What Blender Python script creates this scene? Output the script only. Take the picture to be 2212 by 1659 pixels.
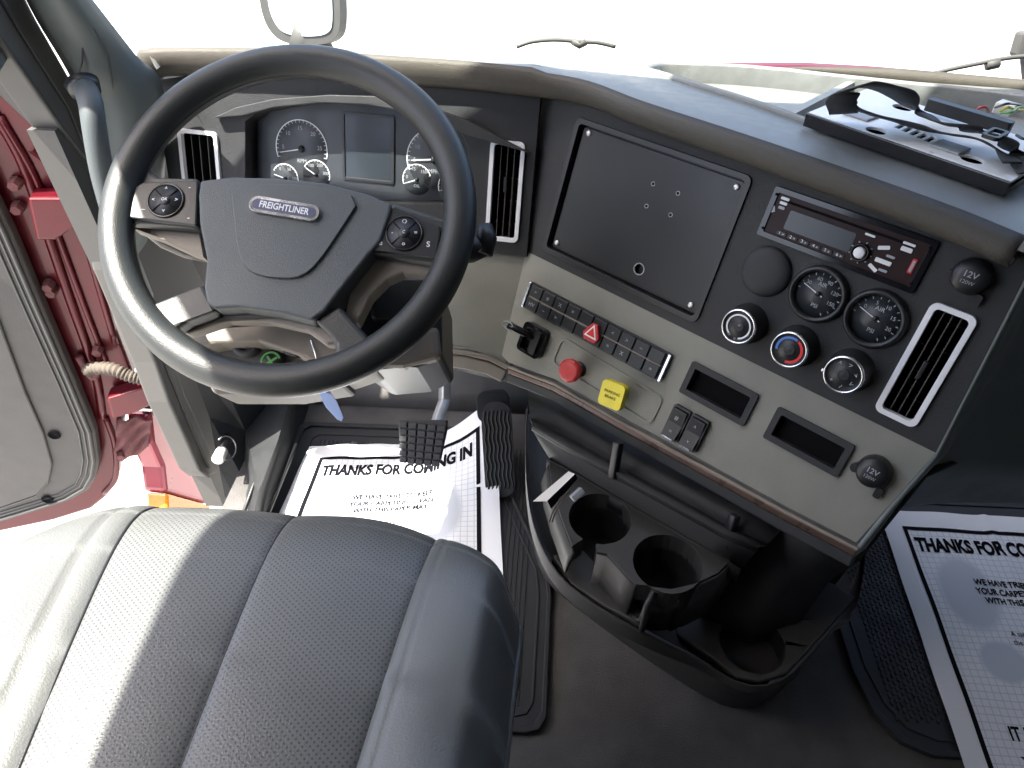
import bpy, bmesh, math, random
from mathutils import Vector as V, Matrix
from mathutils.geometry import tessellate_polygon
random.seed(4)
for o in list(bpy.data.objects): bpy.data.objects.remove(o)
S = bpy.context.scene; COL = S.collection
R = math.radians
# ------------------------------------------------------------------ camera
PITCH, YAW, CAMZ, FOC = R(42), R(4), 1.22, 1500.0
fh = V((-math.sin(YAW), math.cos(YAW), 0)); CX = V((math.cos(YAW), math.sin(YAW), 0)); Z = V((0, 0, 1))
CF = fh*math.cos(PITCH) - Z*math.sin(PITCH); CU = fh*math.sin(PITCH) + Z*math.cos(PITCH)
CAM = V((0, 0, CAMZ))
cd = bpy.data.cameras.new('camera'); co = bpy.data.objects.new('camera', cd); COL.objects.link(co)
cd.sensor_width = 36; cd.lens = 36*FOC/2212; cd.clip_start = .02; cd.clip_end = 500
m = Matrix((CX, CU, -CF)).transposed().to_4x4(); m.translation = CAM; co.matrix_world = m
S.camera = co
# ------------------------------------------------------------------ light
SUN = V((-.40, -.15, .90)).normalized()
W = bpy.data.worlds.new('World'); S.world = W; W.use_nodes = True
nt = W.node_tree; bg = nt.nodes['Background']; sk = nt.nodes.new('ShaderNodeTexSky')
sk.sky_type = 'NISHITA'; sk.sun_disc = False
sk.sun_elevation = math.asin(SUN.z); sk.sun_rotation = math.atan2(SUN.x, SUN.y) % (2*math.pi)
sk.air_density = .75; sk.dust_density = 4.0; sk.ozone_density = .4
nt.links.new(sk.outputs[0], bg.inputs[0]); bg.inputs[1].default_value = .15
ld = bpy.data.lights.new('sun', 'SUN'); ld.energy = 5; ld.angle = R(.55); ld.color = (1, .95, .86)
lo = bpy.data.objects.new('sun', ld); COL.objects.link(lo); lo.rotation_euler = SUN.to_track_quat('Z', 'Y').to_euler(); lo.location = (0, 0, 5)
S.view_settings.view_transform = 'Standard'; S.view_settings.look = 'None'
S.view_settings.exposure = 2.2; S.view_settings.gamma = 1; S.view_settings.use_curve_mapping = False

# ------------------------------------------------------------------ measuring helpers
def ray(px, py): return CF + CX*((px-1106)/FOC) - CU*((py-829.5)/FOC)
def hit(px, py, p0, n):
    r = ray(px, py); return CAM + r*((V(p0)-CAM).dot(n)/r.dot(n))
def hz(px, py, z): return hit(px, py, (0, 0, z), Z)
def hx(px, py, x): return hit(px, py, (x, 0, 0), V((1, 0, 0)))
def hy(px, py, y): return hit(px, py, (0, y, 0), V((0, 1, 0)))
class Fr:                        # a plane: O origin, x right, y up, z out towards the viewer
    def __init__(s, O, x, y, z): s.O, s.x, s.y, s.z = V(O), V(x), V(y), V(z)
    def p(s, u, v, w=0): return s.O + s.x*u + s.y*v + s.z*w
    def uv(s, px, py, w=0):
        h = hit(px, py, s.O+s.z*w, s.z) - s.O; return (h.dot(s.x), h.dot(s.y))
    def off(s, u, v, w=0, rot=0):
        c, q = math.cos(rot), math.sin(rot); return Fr(s.p(u, v, w), s.x*c+s.y*q, s.y*c-s.x*q, s.z)
def fr(O, psi, tilt):
    a, t = R(psi), R(tilt); ex = V((math.cos(a), -math.sin(a), 0)); oh = V((-math.sin(a), -math.cos(a), 0))
    ez = oh*math.cos(t)+Z*math.sin(t); return Fr(O, ex, ez.cross(ex), ez)
WORLD = Fr((0, 0, 0), (1, 0, 0), (0, 1, 0), (0, 0, 1))
def flat(z): return Fr((0, 0, z), (1, 0, 0), (0, 1, 0), (0, 0, 1))

# ------------------------------------------------------------------ materials
def mat(name, col, rough=.6, metal=0, spec=.5, coat=0, bump=0, bscale=400, var=0, vscale=30, emit=0, aniso=None, sheen=0):
    m = bpy.data.materials.new(name); m.use_nodes = True; n = m.node_tree; b = n.nodes['Principled BSDF']
    b.inputs['Base Color'].default_value = (*col, 1); b.inputs['Roughness'].default_value = rough
    b.inputs['Metallic'].default_value = metal; b.inputs['Specular IOR Level'].default_value = spec
    b.inputs['Coat Weight'].default_value = coat; b.inputs['Coat Roughness'].default_value = .06
    tc = n.nodes.new('ShaderNodeTexCoord')
    if var:
        no = n.nodes.new('ShaderNodeTexNoise'); no.inputs['Scale'].default_value = vscale; no.inputs['Detail'].default_value = 6
        n.links.new(tc.outputs['Object'], no.inputs['Vector'])
        cr = n.nodes.new('ShaderNodeMapRange'); cr.inputs[1].default_value = .3; cr.inputs[2].default_value = .7
        cr.inputs[3].default_value = 1-var; cr.inputs[4].default_value = 1+var; n.links.new(no.outputs[0], cr.inputs[0])
        mx = n.nodes.new('ShaderNodeVectorMath'); mx.operation = 'SCALE'; mx.inputs[0].default_value = col
        n.links.new(cr.outputs[0], mx.inputs['Scale']); n.links.new(mx.outputs[0], b.inputs['Base Color'])
        r2 = n.nodes.new('ShaderNodeMapRange'); r2.inputs[1].default_value = .3; r2.inputs[2].default_value = .7
        r2.inputs[3].default_value = max(.03, rough-.08); r2.inputs[4].default_value = min(1, rough+.08)
        n.links.new(no.outputs[0], r2.inputs[0]); n.links.new(r2.outputs[0], b.inputs['Roughness'])
    if bump:
        no = n.nodes.new('ShaderNodeTexNoise'); no.inputs['Scale'].default_value = bscale; no.inputs['Detail'].default_value = 3
        n.links.new(tc.outputs['Object'], no.inputs['Vector'])
        bp = n.nodes.new('ShaderNodeBump'); bp.inputs['Strength'].default_value = bump; bp.inputs['Distance'].default_value = .001
        n.links.new(no.outputs[0], bp.inputs['Height']); n.links.new(bp.outputs[0], b.inputs['Normal'])
    return m
M = {}
M['dash'] = mat('charcoal grained plastic', (.026, .028, .030), .52, spec=.35, bump=.7, bscale=800, var=.15, vscale=16)
M['dash2'] = mat('smooth dark panel plastic', (.020, .022, .024), .40, spec=.4, bump=.15, bscale=900, var=.1, vscale=10)
M['pad'] = mat('grained dash pad', (.165, .175, .172), .38, spec=1.0, bump=.7, bscale=700, var=.08, vscale=60)
M['brow'] = mat('brow vinyl', (.058, .052, .042), .6, bump=.9, bscale=700, var=.12, vscale=80)
M['beige'] = mat('stone grey plastic', (.205, .207, .178), .5, bump=.6, bscale=800, var=.07, vscale=18)
M['tan'] = mat('taupe plastic', (.22, .195, .165), .55, bump=.3, bscale=800, var=.05)
M['black'] = mat('black plastic', (.014, .015, .017), .4, bump=.2, bscale=600)
M['blackgloss'] = mat('gloss black', (.008, .008, .010), .12)
M['dark'] = mat('recess black', (.004, .004, .005), .8, spec=.1)
M['rubber'] = mat('black rubber', (.018, .020, .023), .6, bump=.3, bscale=500, var=.15, vscale=20)
M['wheel'] = mat('steering wheel leatherette', (.024, .027, .026), .36, bump=.5, bscale=900, var=.1, vscale=14)
M['hub'] = mat('steering hub plastic', (.066, .079, .084), .46, bump=.6, bscale=1000, var=.06, vscale=12)
M['chrome'] = mat('satin chrome', (.78, .79, .82), .22, metal=1, var=.06, vscale=40)
M['silver'] = mat('silver paint', (.80, .81, .84), .35, var=.04)
M['toe'] = mat('firewall lining', (.15, .142, .132), .7, bump=.4, bscale=300, var=.08)
M['steel'] = mat('pedal steel', (.62, .62, .62), .4, metal=.8, var=.1)
M['bronze'] = mat('bronze trim', (.095, .062, .048), .3, metal=.35, var=.15, vscale=25)
M['white'] = mat('white print', (.75, .78, .8), .5)
M['dim'] = mat('grey print', (.32, .35, .38), .5)
M['red'] = mat('deep red truck paint', (.085, .003, .008), .36, metal=.2, spec=.35, coat=.25, var=.15, vscale=18)
M['redk'] = mat('red knob plastic', (.52, .035, .035), .4, var=.12, vscale=60)
M['yellow'] = mat('yellow knob plastic', (.78, .66, .03), .4, var=.06, vscale=60)
M['green'] = mat('green plastic', (.12, .42, .10), .45)
M['blue'] = mat('blue print', (.06, .18, .55), .5)
M['redp'] = mat('red print', (.65, .02, .02), .5)
M['orange'] = mat('amber lens', (.85, .25, .01), .2, coat=.5, var=.15, vscale=60)
M['leather'] = mat('grey leatherette', (.112, .118, .115), .36, bump=.45, bscale=500, var=.07, vscale=8)
M['carpet'] = mat('vinyl floor', (.090, .086, .084), .75, bump=1.6, bscale=330, var=.28, vscale=14)
M['trim'] = mat('grey door frame trim', (.08, .078, .073), .6, bump=.3, bscale=700, var=.05)
M['pillar'] = mat('grey green pillar trim', (.095, .11, .105), .6, bump=.4, bscale=700, var=.05)
M['doorp'] = mat('grey door panel', (.066, .063, .060), .6, bump=.4, bscale=700, var=.05)
M['seal'] = mat('rubber seal', (.05, .05, .048), .65, var=.1)
M['hose'] = mat('dusty conduit', (.085, .07, .055), .8, bump=.5, bscale=200, var=.2, vscale=60)
M['dust'] = mat('dusty sealer', (.14, .05, .05), .8, bump=1, bscale=90, var=.3, vscale=50)
M['ivory'] = mat('ivory plastic', (.75, .73, .68), .4)
M['strap'] = mat('black webbing', (.035, .038, .042), .75, bump=.8, bscale=900, var=.1)
M['bracket'] = mat('steel bracket with painted sky sheen', (.80, .82, .82), .35, metal=0, spec=1, var=.08)  # whitish base colour stands in for sky reflected on the metal
M['concrete'] = mat('pale concrete', (.34, .335, .32), .9, bump=.5, bscale=20, var=.08, vscale=3)
M['mirror'] = mat('mirror glass', (.9, .9, .9), .02, metal=1)
M['console'] = mat('console plastic', (.040, .040, .039), .5, bump=.4, bscale=800, var=.1, vscale=10)
M['screen'] = mat('dark lcd', (.022, .028, .035), .25)
M['clface'] = mat('cluster face', (.028, .033, .039), .4, var=.06)
M['radioface'] = mat('radio face', (.016, .005, .006), .4, spec=.2, var=.2, vscale=20)
M['hlin'] = mat('headliner', (.17, .165, .16), .85, bump=.5, bscale=300)
M['bluetag'] = mat('blue plastic tag', (.35, .48, .8), .3)

def perforated():
    m = M['leather'].copy(); m.name = 'perforated leatherette'; n = m.node_tree; b = n.nodes['Principled BSDF']
    tc = n.nodes.new('ShaderNodeTexCoord'); mp = n.nodes.new('ShaderNodeMapping'); mp.inputs['Rotation'].default_value = (0, 0, R(38)); mp.inputs['Scale'].default_value = (235, 235, 0)
    n.links.new(tc.outputs['Object'], mp.inputs['Vector'])
    fr_ = n.nodes.new('ShaderNodeVectorMath'); fr_.operation = 'FRACTION'; n.links.new(mp.outputs[0], fr_.inputs[0])
    su = n.nodes.new('ShaderNodeVectorMath'); su.operation = 'SUBTRACT'; su.inputs[1].default_value = (.5, .5, 0); n.links.new(fr_.outputs[0], su.inputs[0])
    le = n.nodes.new('ShaderNodeVectorMath'); le.operation = 'LENGTH'; n.links.new(su.outputs[0], le.inputs[0])
    mr = n.nodes.new('ShaderNodeMapRange'); mr.inputs[1].default_value = .17; mr.inputs[2].default_value = .27; mr.inputs[3].default_value = .42; mr.inputs[4].default_value = 1
    n.links.new(le.outputs['Value'], mr.inputs[0])
    sc = n.nodes.new('ShaderNodeVectorMath'); sc.operation = 'SCALE'
    l = [x for x in n.links if x.to_socket == b.inputs['Base Color']][0]; src = l.from_socket
    n.links.new(src, sc.inputs[0]); n.links.new(mr.outputs[0], sc.inputs['Scale']); n.links.new(sc.outputs[0], b.inputs['Base Color'])
    return m
M['perf'] = perforated()
def papermat():
    m = mat('printed paper', (.80, .82, .84), .8, bump=.9, bscale=26); n = m.node_tree; b = n.nodes['Principled BSDF']
    uvn = n.nodes.new('ShaderNodeUVMap'); uvn.uv_map = 'UVMap'
    mp = n.nodes.new('ShaderNodeVectorMath'); mp.operation = 'MULTIPLY'; mp.inputs[1].default_value = (34, 44, 0); n.links.new(uvn.outputs[0], mp.inputs[0])
    f_ = n.nodes.new('ShaderNodeVectorMath'); f_.operation = 'FRACTION'; n.links.new(mp.outputs[0], f_.inputs[0])
    sx = n.nodes.new('ShaderNodeSeparateXYZ'); n.links.new(f_.outputs[0], sx.inputs[0])
    mn = n.nodes.new('ShaderNodeMath'); mn.operation = 'MINIMUM'; n.links.new(sx.outputs[0], mn.inputs[0]); n.links.new(sx.outputs[1], mn.inputs[1])
    lt = n.nodes.new('ShaderNodeMath'); lt.operation = 'LESS_THAN'; lt.inputs[1].default_value = .13; n.links.new(mn.outputs[0], lt.inputs[0])
    s2 = n.nodes.new('ShaderNodeSeparateXYZ'); n.links.new(uvn.outputs[0], s2.inputs[0])
    def win(sock, a, bb):
        g = n.nodes.new('ShaderNodeMath'); g.operation = 'GREATER_THAN'; g.inputs[1].default_value = a; n.links.new(sock, g.inputs[0])
        l = n.nodes.new('ShaderNodeMath'); l.operation = 'LESS_THAN'; l.inputs[1].default_value = bb; n.links.new(sock, l.inputs[0])
        k = n.nodes.new('ShaderNodeMath'); k.operation = 'MULTIPLY'; n.links.new(g.outputs[0], k.inputs[0]); n.links.new(l.outputs[0], k.inputs[1]); return k.outputs[0]
    k = n.nodes.new('ShaderNodeMath'); k.operation = 'MULTIPLY'; n.links.new(win(s2.outputs[0], .1, .9), k.inputs[0]); n.links.new(win(s2.outputs[1], .085, .915), k.inputs[1])
    k2 = n.nodes.new('ShaderNodeMath'); k2.operation = 'MULTIPLY'; n.links.new(k.outputs[0], k2.inputs[0]); n.links.new(lt.outputs[0], k2.inputs[1])
    # footprint shaped grey tint patches printed on the sheet
    def blob(cx, cy, rx, ry):
        a = n.nodes.new('ShaderNodeVectorMath'); a.operation = 'SUBTRACT'; a.inputs[1].default_value = (cx, cy, 0); n.links.new(uvn.outputs[0], a.inputs[0])
        d = n.nodes.new('ShaderNodeVectorMath'); d.operation = 'MULTIPLY'; d.inputs[1].default_value = (1/rx, 1/ry, 0); n.links.new(a.outputs[0], d.inputs[0])
        e = n.nodes.new('ShaderNodeVectorMath'); e.operation = 'LENGTH'; n.links.new(d.outputs[0], e.inputs[0])
        q = n.nodes.new('ShaderNodeMapRange'); q.inputs[1].default_value = .85; q.inputs[2].default_value = 1.1; q.inputs[3].default_value = .42; q.inputs[4].default_value = 0
        n.links.new(e.outputs['Value'], q.inputs[0]); return q.outputs[0]
    acc = None
    for bb in ((.27, .66, .12, .14), (.30, .42, .09, .07), (.72, .60, .11, .14), (.70, .36, .08, .07)):
        o = blob(*bb)
        if acc is None: acc = o
        else:
            x = n.nodes.new('ShaderNodeMath'); x.operation = 'MAXIMUM'; n.links.new(acc, x.inputs[0]); n.links.new(o, x.inputs[1]); acc = x.outputs[0]
    k3 = n.nodes.new('ShaderNodeMath'); k3.operation = 'MULTIPLY'; k3.inputs[1].default_value = .38; n.links.new(k2.outputs[0], k3.inputs[0])
    k4 = n.nodes.new('ShaderNodeMath'); k4.operation = 'MAXIMUM'; n.links.new(k3.outputs[0], k4.inputs[0]); n.links.new(acc, k4.inputs[1])
    mx = n.nodes.new('ShaderNodeMix'); mx.data_type = 'RGBA'; mx.inputs[6].default_value = (.80, .82, .84, 1); mx.inputs[7].default_value = (.22, .30, .40, 1)
    n.links.new(k4.outputs[0], mx.inputs[0]); n.links.new(mx.outputs[2], b.inputs['Base Color']); return m
M['paper'] = papermat()
M['ink'] = mat('black ink', (.006, .006, .009), .9, spec=.1)
M['inkg'] = mat('grey ink', (.12, .15, .24), .7)
def glassmat(name, refl, tint):
    m = bpy.data.materials.new(name); m.use_nodes = True; n = m.node_tree; n.nodes.clear()
    out = n.nodes.new('ShaderNodeOutputMaterial'); t = n.nodes.new('ShaderNodeBsdfTransparent'); t.inputs[0].default_value = (*tint, 1)
    g = n.nodes.new('ShaderNodeBsdfGlossy'); g.inputs['Roughness'].default_value = .02
    mx = n.nodes.new('ShaderNodeMixShader'); fz = n.nodes.new('ShaderNodeLayerWeight'); fz.inputs[0].default_value = refl
    n.links.new(fz.outputs['Fresnel'], mx.inputs[0]); n.links.new(t.outputs[0], mx.inputs[1]); n.links.new(g.outputs[0], mx.inputs[2]); n.links.new(mx.outputs[0], out.inputs[0])
    return m
M['glass'] = glassmat('windshield glass', .12, (.96, .99, .97))
M['slatedge'] = mat('slat edge', (.075, .07, .062), .5)
M['lens'] = glassmat('gauge lens', .06, (.97, .97, .97))

# ------------------------------------------------------------------ mesh builder
def rrect(cx, cy, w, h, r, n=5, rot=0):
    pts = []; r = min(r, w/2-1e-5, h/2-1e-5)
    for (sx, sy, a0) in ((1, 1, 0), (-1, 1, 90), (-1, -1, 180), (1, -1, 270)):
        for i in range(n+1):
            a = R(a0+90*i/n); pts.append((sx*(w/2-r)+r*math.cos(a), sy*(h/2-r)+r*math.sin(a)))
    c, s = math.cos(rot), math.sin(rot)
    return [(cx+x*c-y*s, cy+x*s+y*c) for x, y in pts]
def circ(cx, cy, r, n=32, ry=None): return [(cx+r*math.cos(2*math.pi*i/n), cy+(ry or r)*math.sin(2*math.pi*i/n)) for i in range(n)]
def area(p): return .5*sum(p[i-1][0]*p[i][1]-p[i][0]*p[i-1][1] for i in range(len(p)))
def ccw(p): p = [tuple(q) for q in p]; return p if area(p) > 0 else p[::-1]
def smooth_poly(p, it=2, keep=()):
    for _ in range(it):
        q = []
        for i in range(len(p)):
            a, b = p[i], p[(i+1) % len(p)]
            q += [(a[0]*.75+b[0]*.25, a[1]*.75+b[1]*.25), (a[0]*.25+b[0]*.75, a[1]*.25+b[1]*.75)]
        p = q
    return p
def crom(P, n=8):
    P = [V(p) for p in P]; out = []
    for i in range(len(P)-1):
        a = P[i-1] if i else P[0]*2-P[1]; b, c = P[i], P[i+1]; d = P[i+2] if i+2 < len(P) else P[-1]*2-P[-2]
        for k in range(n):
            t = k/n; out.append(.5*((2*b)+(c-a)*t+(2*a-5*b+4*c-d)*t*t+(3*b-a-3*c+d)*t**3))
    out.append(P[-1]); return out
class MB:
    def __init__(s): s.v = []; s.f = []; s.sm = []; s.uv = None
    def add(s, vs, fs, smooth=False):
        b = len(s.v); s.v += [V(x) for x in vs]; s.f += [tuple(b+i for i in f) for f in fs]; s.sm += [smooth]*len(fs); return s
    def box(s, F, u0, u1, v0, v1, w0, w1):
        vs = [F.p(u, v, w) for w in (w0, w1) for v in (v0, v1) for u in (u0, u1)]
        return s.add(vs, [(0, 2, 3, 1), (4, 5, 7, 6), (0, 1, 5, 4), (2, 6, 7, 3), (0, 4, 6, 2), (1, 3, 7, 5)])
    def ext(s, F, poly, w0, w1, holes=(), back=True, taper=None):
        poly = ccw(poly); holes = [ccw(h)[::-1] for h in holes]
        loops = [poly]+holes; flat_ = [q for l in loops for q in l]; n = len(flat_)
        def P(q, w): return F.p(q[0], q[1], w)
        tri = tessellate_polygon([[V((q[0], q[1], 0)) for q in l] for l in loops])
        fs = []
        for t in tri:
            a, b, c = [flat_[i] for i in t]
            ar = (b[0]-a[0])*(c[1]-a[1])-(b[1]-a[1])*(c[0]-a[0])
            t = tuple(t) if ar > 0 else tuple(t[::-1])
            fs.append(tuple(i+n for i in t))
            if back: fs.append(tuple(t[::-1]))
        k = 0
        for l in loops:
            for i in range(len(l)):
                a, b = k+i, k+(i+1) % len(l); fs.append((a, b, b+n, a+n))
            k += len(l)
        top = flat_
        if taper:
            cx = sum(q[0] for q in flat_)/n; cy = sum(q[1] for q in flat_)/n
            top = [(cx+(q[0]-cx)*taper, cy+(q[1]-cy)*taper) for q in flat_]
        return s.add([P(q, w0) for q in flat_]+[P(q, w1) for q in top], fs)
    def ring(s, F, outer, inner, w0, w1): return s.ext(F, outer, w0, w1, [inner])
    def lathe(s, F, c, prof, n=32, smooth=True, a0=0, a1=360):
        vs = []; fs = []; full = abs(a1-a0) >= 360; m_ = n if full else n+1
        for i in range(m_):
            a = R(a0+(a1-a0)*i/n)
            for r, w in prof: vs.append(F.p(c[0]+r*math.cos(a), c[1]+r*math.sin(a), w))
        k = len(prof)
        for i in range(n):
            j = (i+1) % m_
            for q in range(k-1): fs.append((i*k+q, j*k+q, j*k+q+1, i*k+q+1))
        return s.add(vs, fs, smooth)
    def tube(s, pts, r, n=10, closed=False, caps=True, flat_=1.0, upv=None):
        pts = [V(p) for p in pts]; N = len(pts); vs = []; fs = []
        rr = r if isinstance(r, (list, tuple)) else [r]*N; prev = None
        for i, p in enumerate(pts):
            t = (pts[(i+1) % N]-pts[i-1]) if (closed or 0 < i < N-1) else (pts[1]-pts[0] if i == 0 else pts[-1]-pts[-2])
            t.normalize()
            if upv is not None: a = V(upv)
            elif prev is None: a = V((0, 0, 1)) if abs(t.z) < .9 else V((1, 0, 0))
            else: a = prev
            b = t.cross(a).normalized(); a = b.cross(t).normalized(); prev = a
            for k in range(n):
                q = 2*math.pi*k/n; vs.append(p+(b*math.cos(q)+a*math.sin(q)*flat_)*rr[i])
        for i in range(N if closed else N-1):
            j = (i+1) % N
            for k in range(n): l = (k+1) % n; fs.append((i*n+k, i*n+l, j*n+l, j*n+k))
        if not closed and caps: fs += [tuple(range(n))[::-1], tuple((N-1)*n+k for k in range(n))]
        return s.add(vs, fs, True)
    def grid(s, fn, nu, nv, smooth=True, uv=False, close=False):
        vs = [fn(i/nu, j/nv) for j in range(nv+1) for i in range(nu+1)]
        fs = [(j*(nu+1)+i, j*(nu+1)+i+1, (j+1)*(nu+1)+i+1, (j+1)*(nu+1)+i) for j in range(nv) for i in range(nu)]
        if uv: s.uv = [(i/nu, j/nv) for j in range(nv+1) for i in range(nu+1)]
        return s.add(vs, fs, smooth)
    def loft(s, loops, smooth=True, closed=True, cap=False):
        n = len(loops[0]); vs = [p for l in loops for p in l]; fs = []
        for j in range(len(loops)-1):
            for i in range(n if closed else n-1):
                k = (i+1) % n; fs.append((j*n+i, j*n+k, (j+1)*n+k, (j+1)*n+i))
        s.add(vs, fs, smooth)
        if cap: s.add(loops[-1], [tuple(range(n))]); s.add(loops[0], [tuple(range(n))[::-1]])
        return s
    def build(s, name, material, parent=None, bevel=0, seg=2, sub=0, solid=0, label=None, auto=False, wn=False):
        me = bpy.data.meshes.new(name); loc = ROOT.get(parent, V((0, 0, 0))) if parent else None
        if parent is None:
            if s.v:
                c = sum(s.v, V((0, 0, 0)))/len(s.v); zmin = min(q.z for q in s.v); loc = V((c.x, c.y, zmin))
        me.from_pydata([tuple(q-loc) for q in s.v], [], s.f); me.validate()
        for p, q in zip(me.polygons, s.sm): p.use_smooth = q
        if s.uv:
            l = me.uv_layers.new(name='UVMap')
            for lp in me.loops: l.data[lp.index].uv = s.uv[lp.vertex_index]
        me.materials.append(M[material] if isinstance(material, str) else material)
        o = bpy.data.objects.new(name, me); COL.objects.link(o)
        if parent: o.parent = parent
        else: o.location = loc
        ROOT[o] = loc
        if solid: md = o.modifiers.new('solid', 'SOLIDIFY'); md.thickness = solid; md.offset = 0
        if bevel:
            md = o.modifiers.new('bevel', 'BEVEL'); md.width = bevel; md.segments = seg; md.limit_method = 'ANGLE'; md.angle_limit = R(35); md.harden_normals = False
        if sub: md = o.modifiers.new('sub', 'SUBSURF'); md.levels = md.render_levels = sub
        if label: o['label'] = label
        return o
ROOT = {}
def thing(name, loc, label, cat, group=None):
    o = bpy.data.objects.new(name, None); COL.objects.link(o); o.location = V(loc); o.empty_display_size = .05
    ROOT[o] = V(loc); o['label'] = label; o['category'] = cat
    if group: o['group'] = group
    return o
def subthing(name, parent, loc, label=None):
    o = bpy.data.objects.new(name, None); COL.objects.link(o); o.parent = parent; o.location = V(loc)-ROOT[parent]; o.empty_display_size = .05
    ROOT[o] = V(loc)
    if label: o['label'] = label
    return o
def tag(o, label, cat, group=None):
    o['label'] = label; o['category'] = cat
    if group: o['group'] = group
    return o
def structure(o): o['kind'] = 'structure'; return o
_font = {}
def text_pts(st, size=1, bold=0, sx=1):
    c = bpy.data.curves.new('t', 'FONT'); c.body = st; c.size = size; c.align_x = 'CENTER'; c.align_y = 'CENTER'; c.resolution_u = 3; c.offset = bold
    o = bpy.data.objects.new('t', c); COL.objects.link(o); dg = bpy.context.evaluated_depsgraph_get(); dg.update()
    me = bpy.data.meshes.new_from_object(o.evaluated_get(dg)); vs = [(q.co.x*sx, q.co.y) for q in me.vertices]; fs = [tuple(p.vertices) for p in me.polygons]
    bpy.data.objects.remove(o); bpy.data.curves.remove(c); bpy.data.meshes.remove(me); return vs, fs
def text(mb, F, st, u, v, size, w=0, rot=0, bold=0, sx=1):
    vs, fs = text_pts(st, size, bold, sx); c, s_ = math.cos(rot), math.sin(rot)
    return mb.add([F.p(u+x*c-y*s_, v+x*s_+y*c, w) for x, y in vs], fs)
def arc(mb, F, c, r, t, a0, a1, w, n=28):
    vs = []; fs = []
    for i in range(n+1):
        a = R(a0+(a1-a0)*i/n)
        for q in (r-t/2, r+t/2): vs.append(F.p(c[0]+q*math.cos(a), c[1]+q*math.sin(a), w))
    for i in range(n): fs.append((2*i, 2*i+1, 2*i+3, 2*i+2) if a1 < a0 else (2*i, 2*i+2, 2*i+3, 2*i+1))
    return mb.add(vs, fs)
def tick(mb, F, c, r0, r1, a, t, w):
    a = R(a); d = V((math.cos(a), math.sin(a))); n = V((-d.y, d.x))*t/2
    q = [V(c)+d*r0-n, V(c)+d*r1-n, V(c)+d*r1+n, V(c)+d*r0+n]
    return mb.add([F.p(x.x, x.y, w) for x in q], [(0, 1, 2, 3)])
# ================================================================== frames of the dashboard faces
A0 = CAM + ray(1680, 405)*.88
FC = fr(A0, 39.5, 20); B0 = FC.p(0, -.222); FB = fr(B0, 39.5, 28)
S0 = FC.p(-.360, 0); FK = fr(S0, 8.5, 20); FKB = fr(FB.p(-.36, 0), 8.5, 28)
def P2(F, L, w=0): return [F.uv(x, y, w) for x, y in L]
# ================================================================== setting
structure(MB().box(WORLD, -60, 60, -40, 90, -1.32, -1.25).build('ground', 'concrete'))
structure(MB().box(WORLD, -.70, 1.35, -.6, 1.30, -.03, 0).build('floor', 'carpet'))
# firewall / toe wall : part of cab body
cab = thing('truck_cab', (.2, .9, 0), 'deep red truck cab shell with grey pillar trim, grab bar and door frame seals', 'truck cab')
mb = MB(); mb.loft([[V((x, 1.245-.1*0, 0)), V((x, 1.26, .05)), V((x, 1.34, .14)), V((x, 1.42, .30)), V((x, 1.45, .62))] for x in (-.66, .02)], closed=False)
mb.build('firewall', 'toe', cab, solid=.01)
mb = MB(); mb.loft([[V((x, 1.245, 0)), V((x, 1.26, .05)), V((x, 1.34, .14)), V((x, 1.42, .30)), V((x, 1.45, .62))] for x in (.02, 1.35)], closed=False)
mb.build('firewall', 'rubber', cab, solid=.01)  # black in place of the lining colour: footwell shade painted in
rfp = [(-.84, -.62), (1.42, -.62), (1.42, 1.09), (.9, 1.10), (.62, 1.08), (.4, 1.05), (.15, 1.03), (-.10, .985), (-.45, .937), (-.84, .885)]  # front edge of the unseen roof shaped for the shade it casts
MB().ext(flat(1.80), rfp, 0, .07).build('roof', 'hlin', cab, bevel=.02)
mb = MB(); mb.box(WORLD, -.84, 1.4, -.68, -.62, -.1, 1.86); mb.box(WORLD, -.84, -.79, -.62, -.08, -.1, 1.80); mb.build('rear_wall', 'hlin', cab, bevel=.01)
MB().box(WORLD, .45, 1.36, .10, .98, 1.38, 1.79).build('added_light_blocker', 'hlin', cab, bevel=.03)  # unseen box added to keep windshield light off the passenger floor
MB().box(WORLD, .80, 1.36, .98, 1.08, 1.30, 1.79).build('added_light_blocker', 'hlin', cab, bevel=.02)  # second unseen box, added to shade the passenger footwell
mb = MB(); mb.ext(Fr((1.36, 0, 0), (0, 1, 0), (0, 0, 1), (1, 0, 0)), [(-.62, -.1), (1.3, -.1), (1.3, .82), (.96, 1.80), (-.62, 1.80)], 0, .05); mb.build('side_wall', 'hlin', cab, bevel=.01)  # unseen wall, its side window left out to darken the passenger side
# ================================================================== dashboard
dash = thing('dashboard', (.15, .85, .3), 'wrap-around charcoal and stone grey truck dashboard angled towards the driver', 'dashboard')
# brow + top pad
path = [FK.p(-.705, .0)+V((-.01, .05, -.02)), FK.p(-.69, .004), FK.p(-.62, .012), FK.p(-.45, .020), FK.p(-.25, .022), FK.p(-.12, .022), FC.p(-.33, .022), FC.p(-.2, .020), FC.p(-.05, .020), FC.p(.1, .018), FC.p(.2, .016), FC.p(.272, .012)]
cp = crom(path, 6); prot = lambda t: .018+.042*max(0, (t-.45)/.55)
ends = []; N = len(cp)-1
top_edge = []
def nrm2(i):
    t = cp[min(i+1, N)]-cp[max(i-1, 0)]; t.z = 0; t.normalize(); return V((t.y, -t.x, 0))
loops = []
for i, p in enumerate(cp):
    o = nrm2(i); q = prot(i/N); hh = .040 if i/N > .5 else .046
    prof = [(-.004, .0), (.30, .004), (.75, .010), (.97, .019), (1.0, .028), (.90, .036), (.65, .041)]
    row = [p+o*(a*q if a > 0 else a)+Z*(b*hh/.041) for a, b in prof]; loops.append(row); top_edge.append(row[-1])
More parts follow.
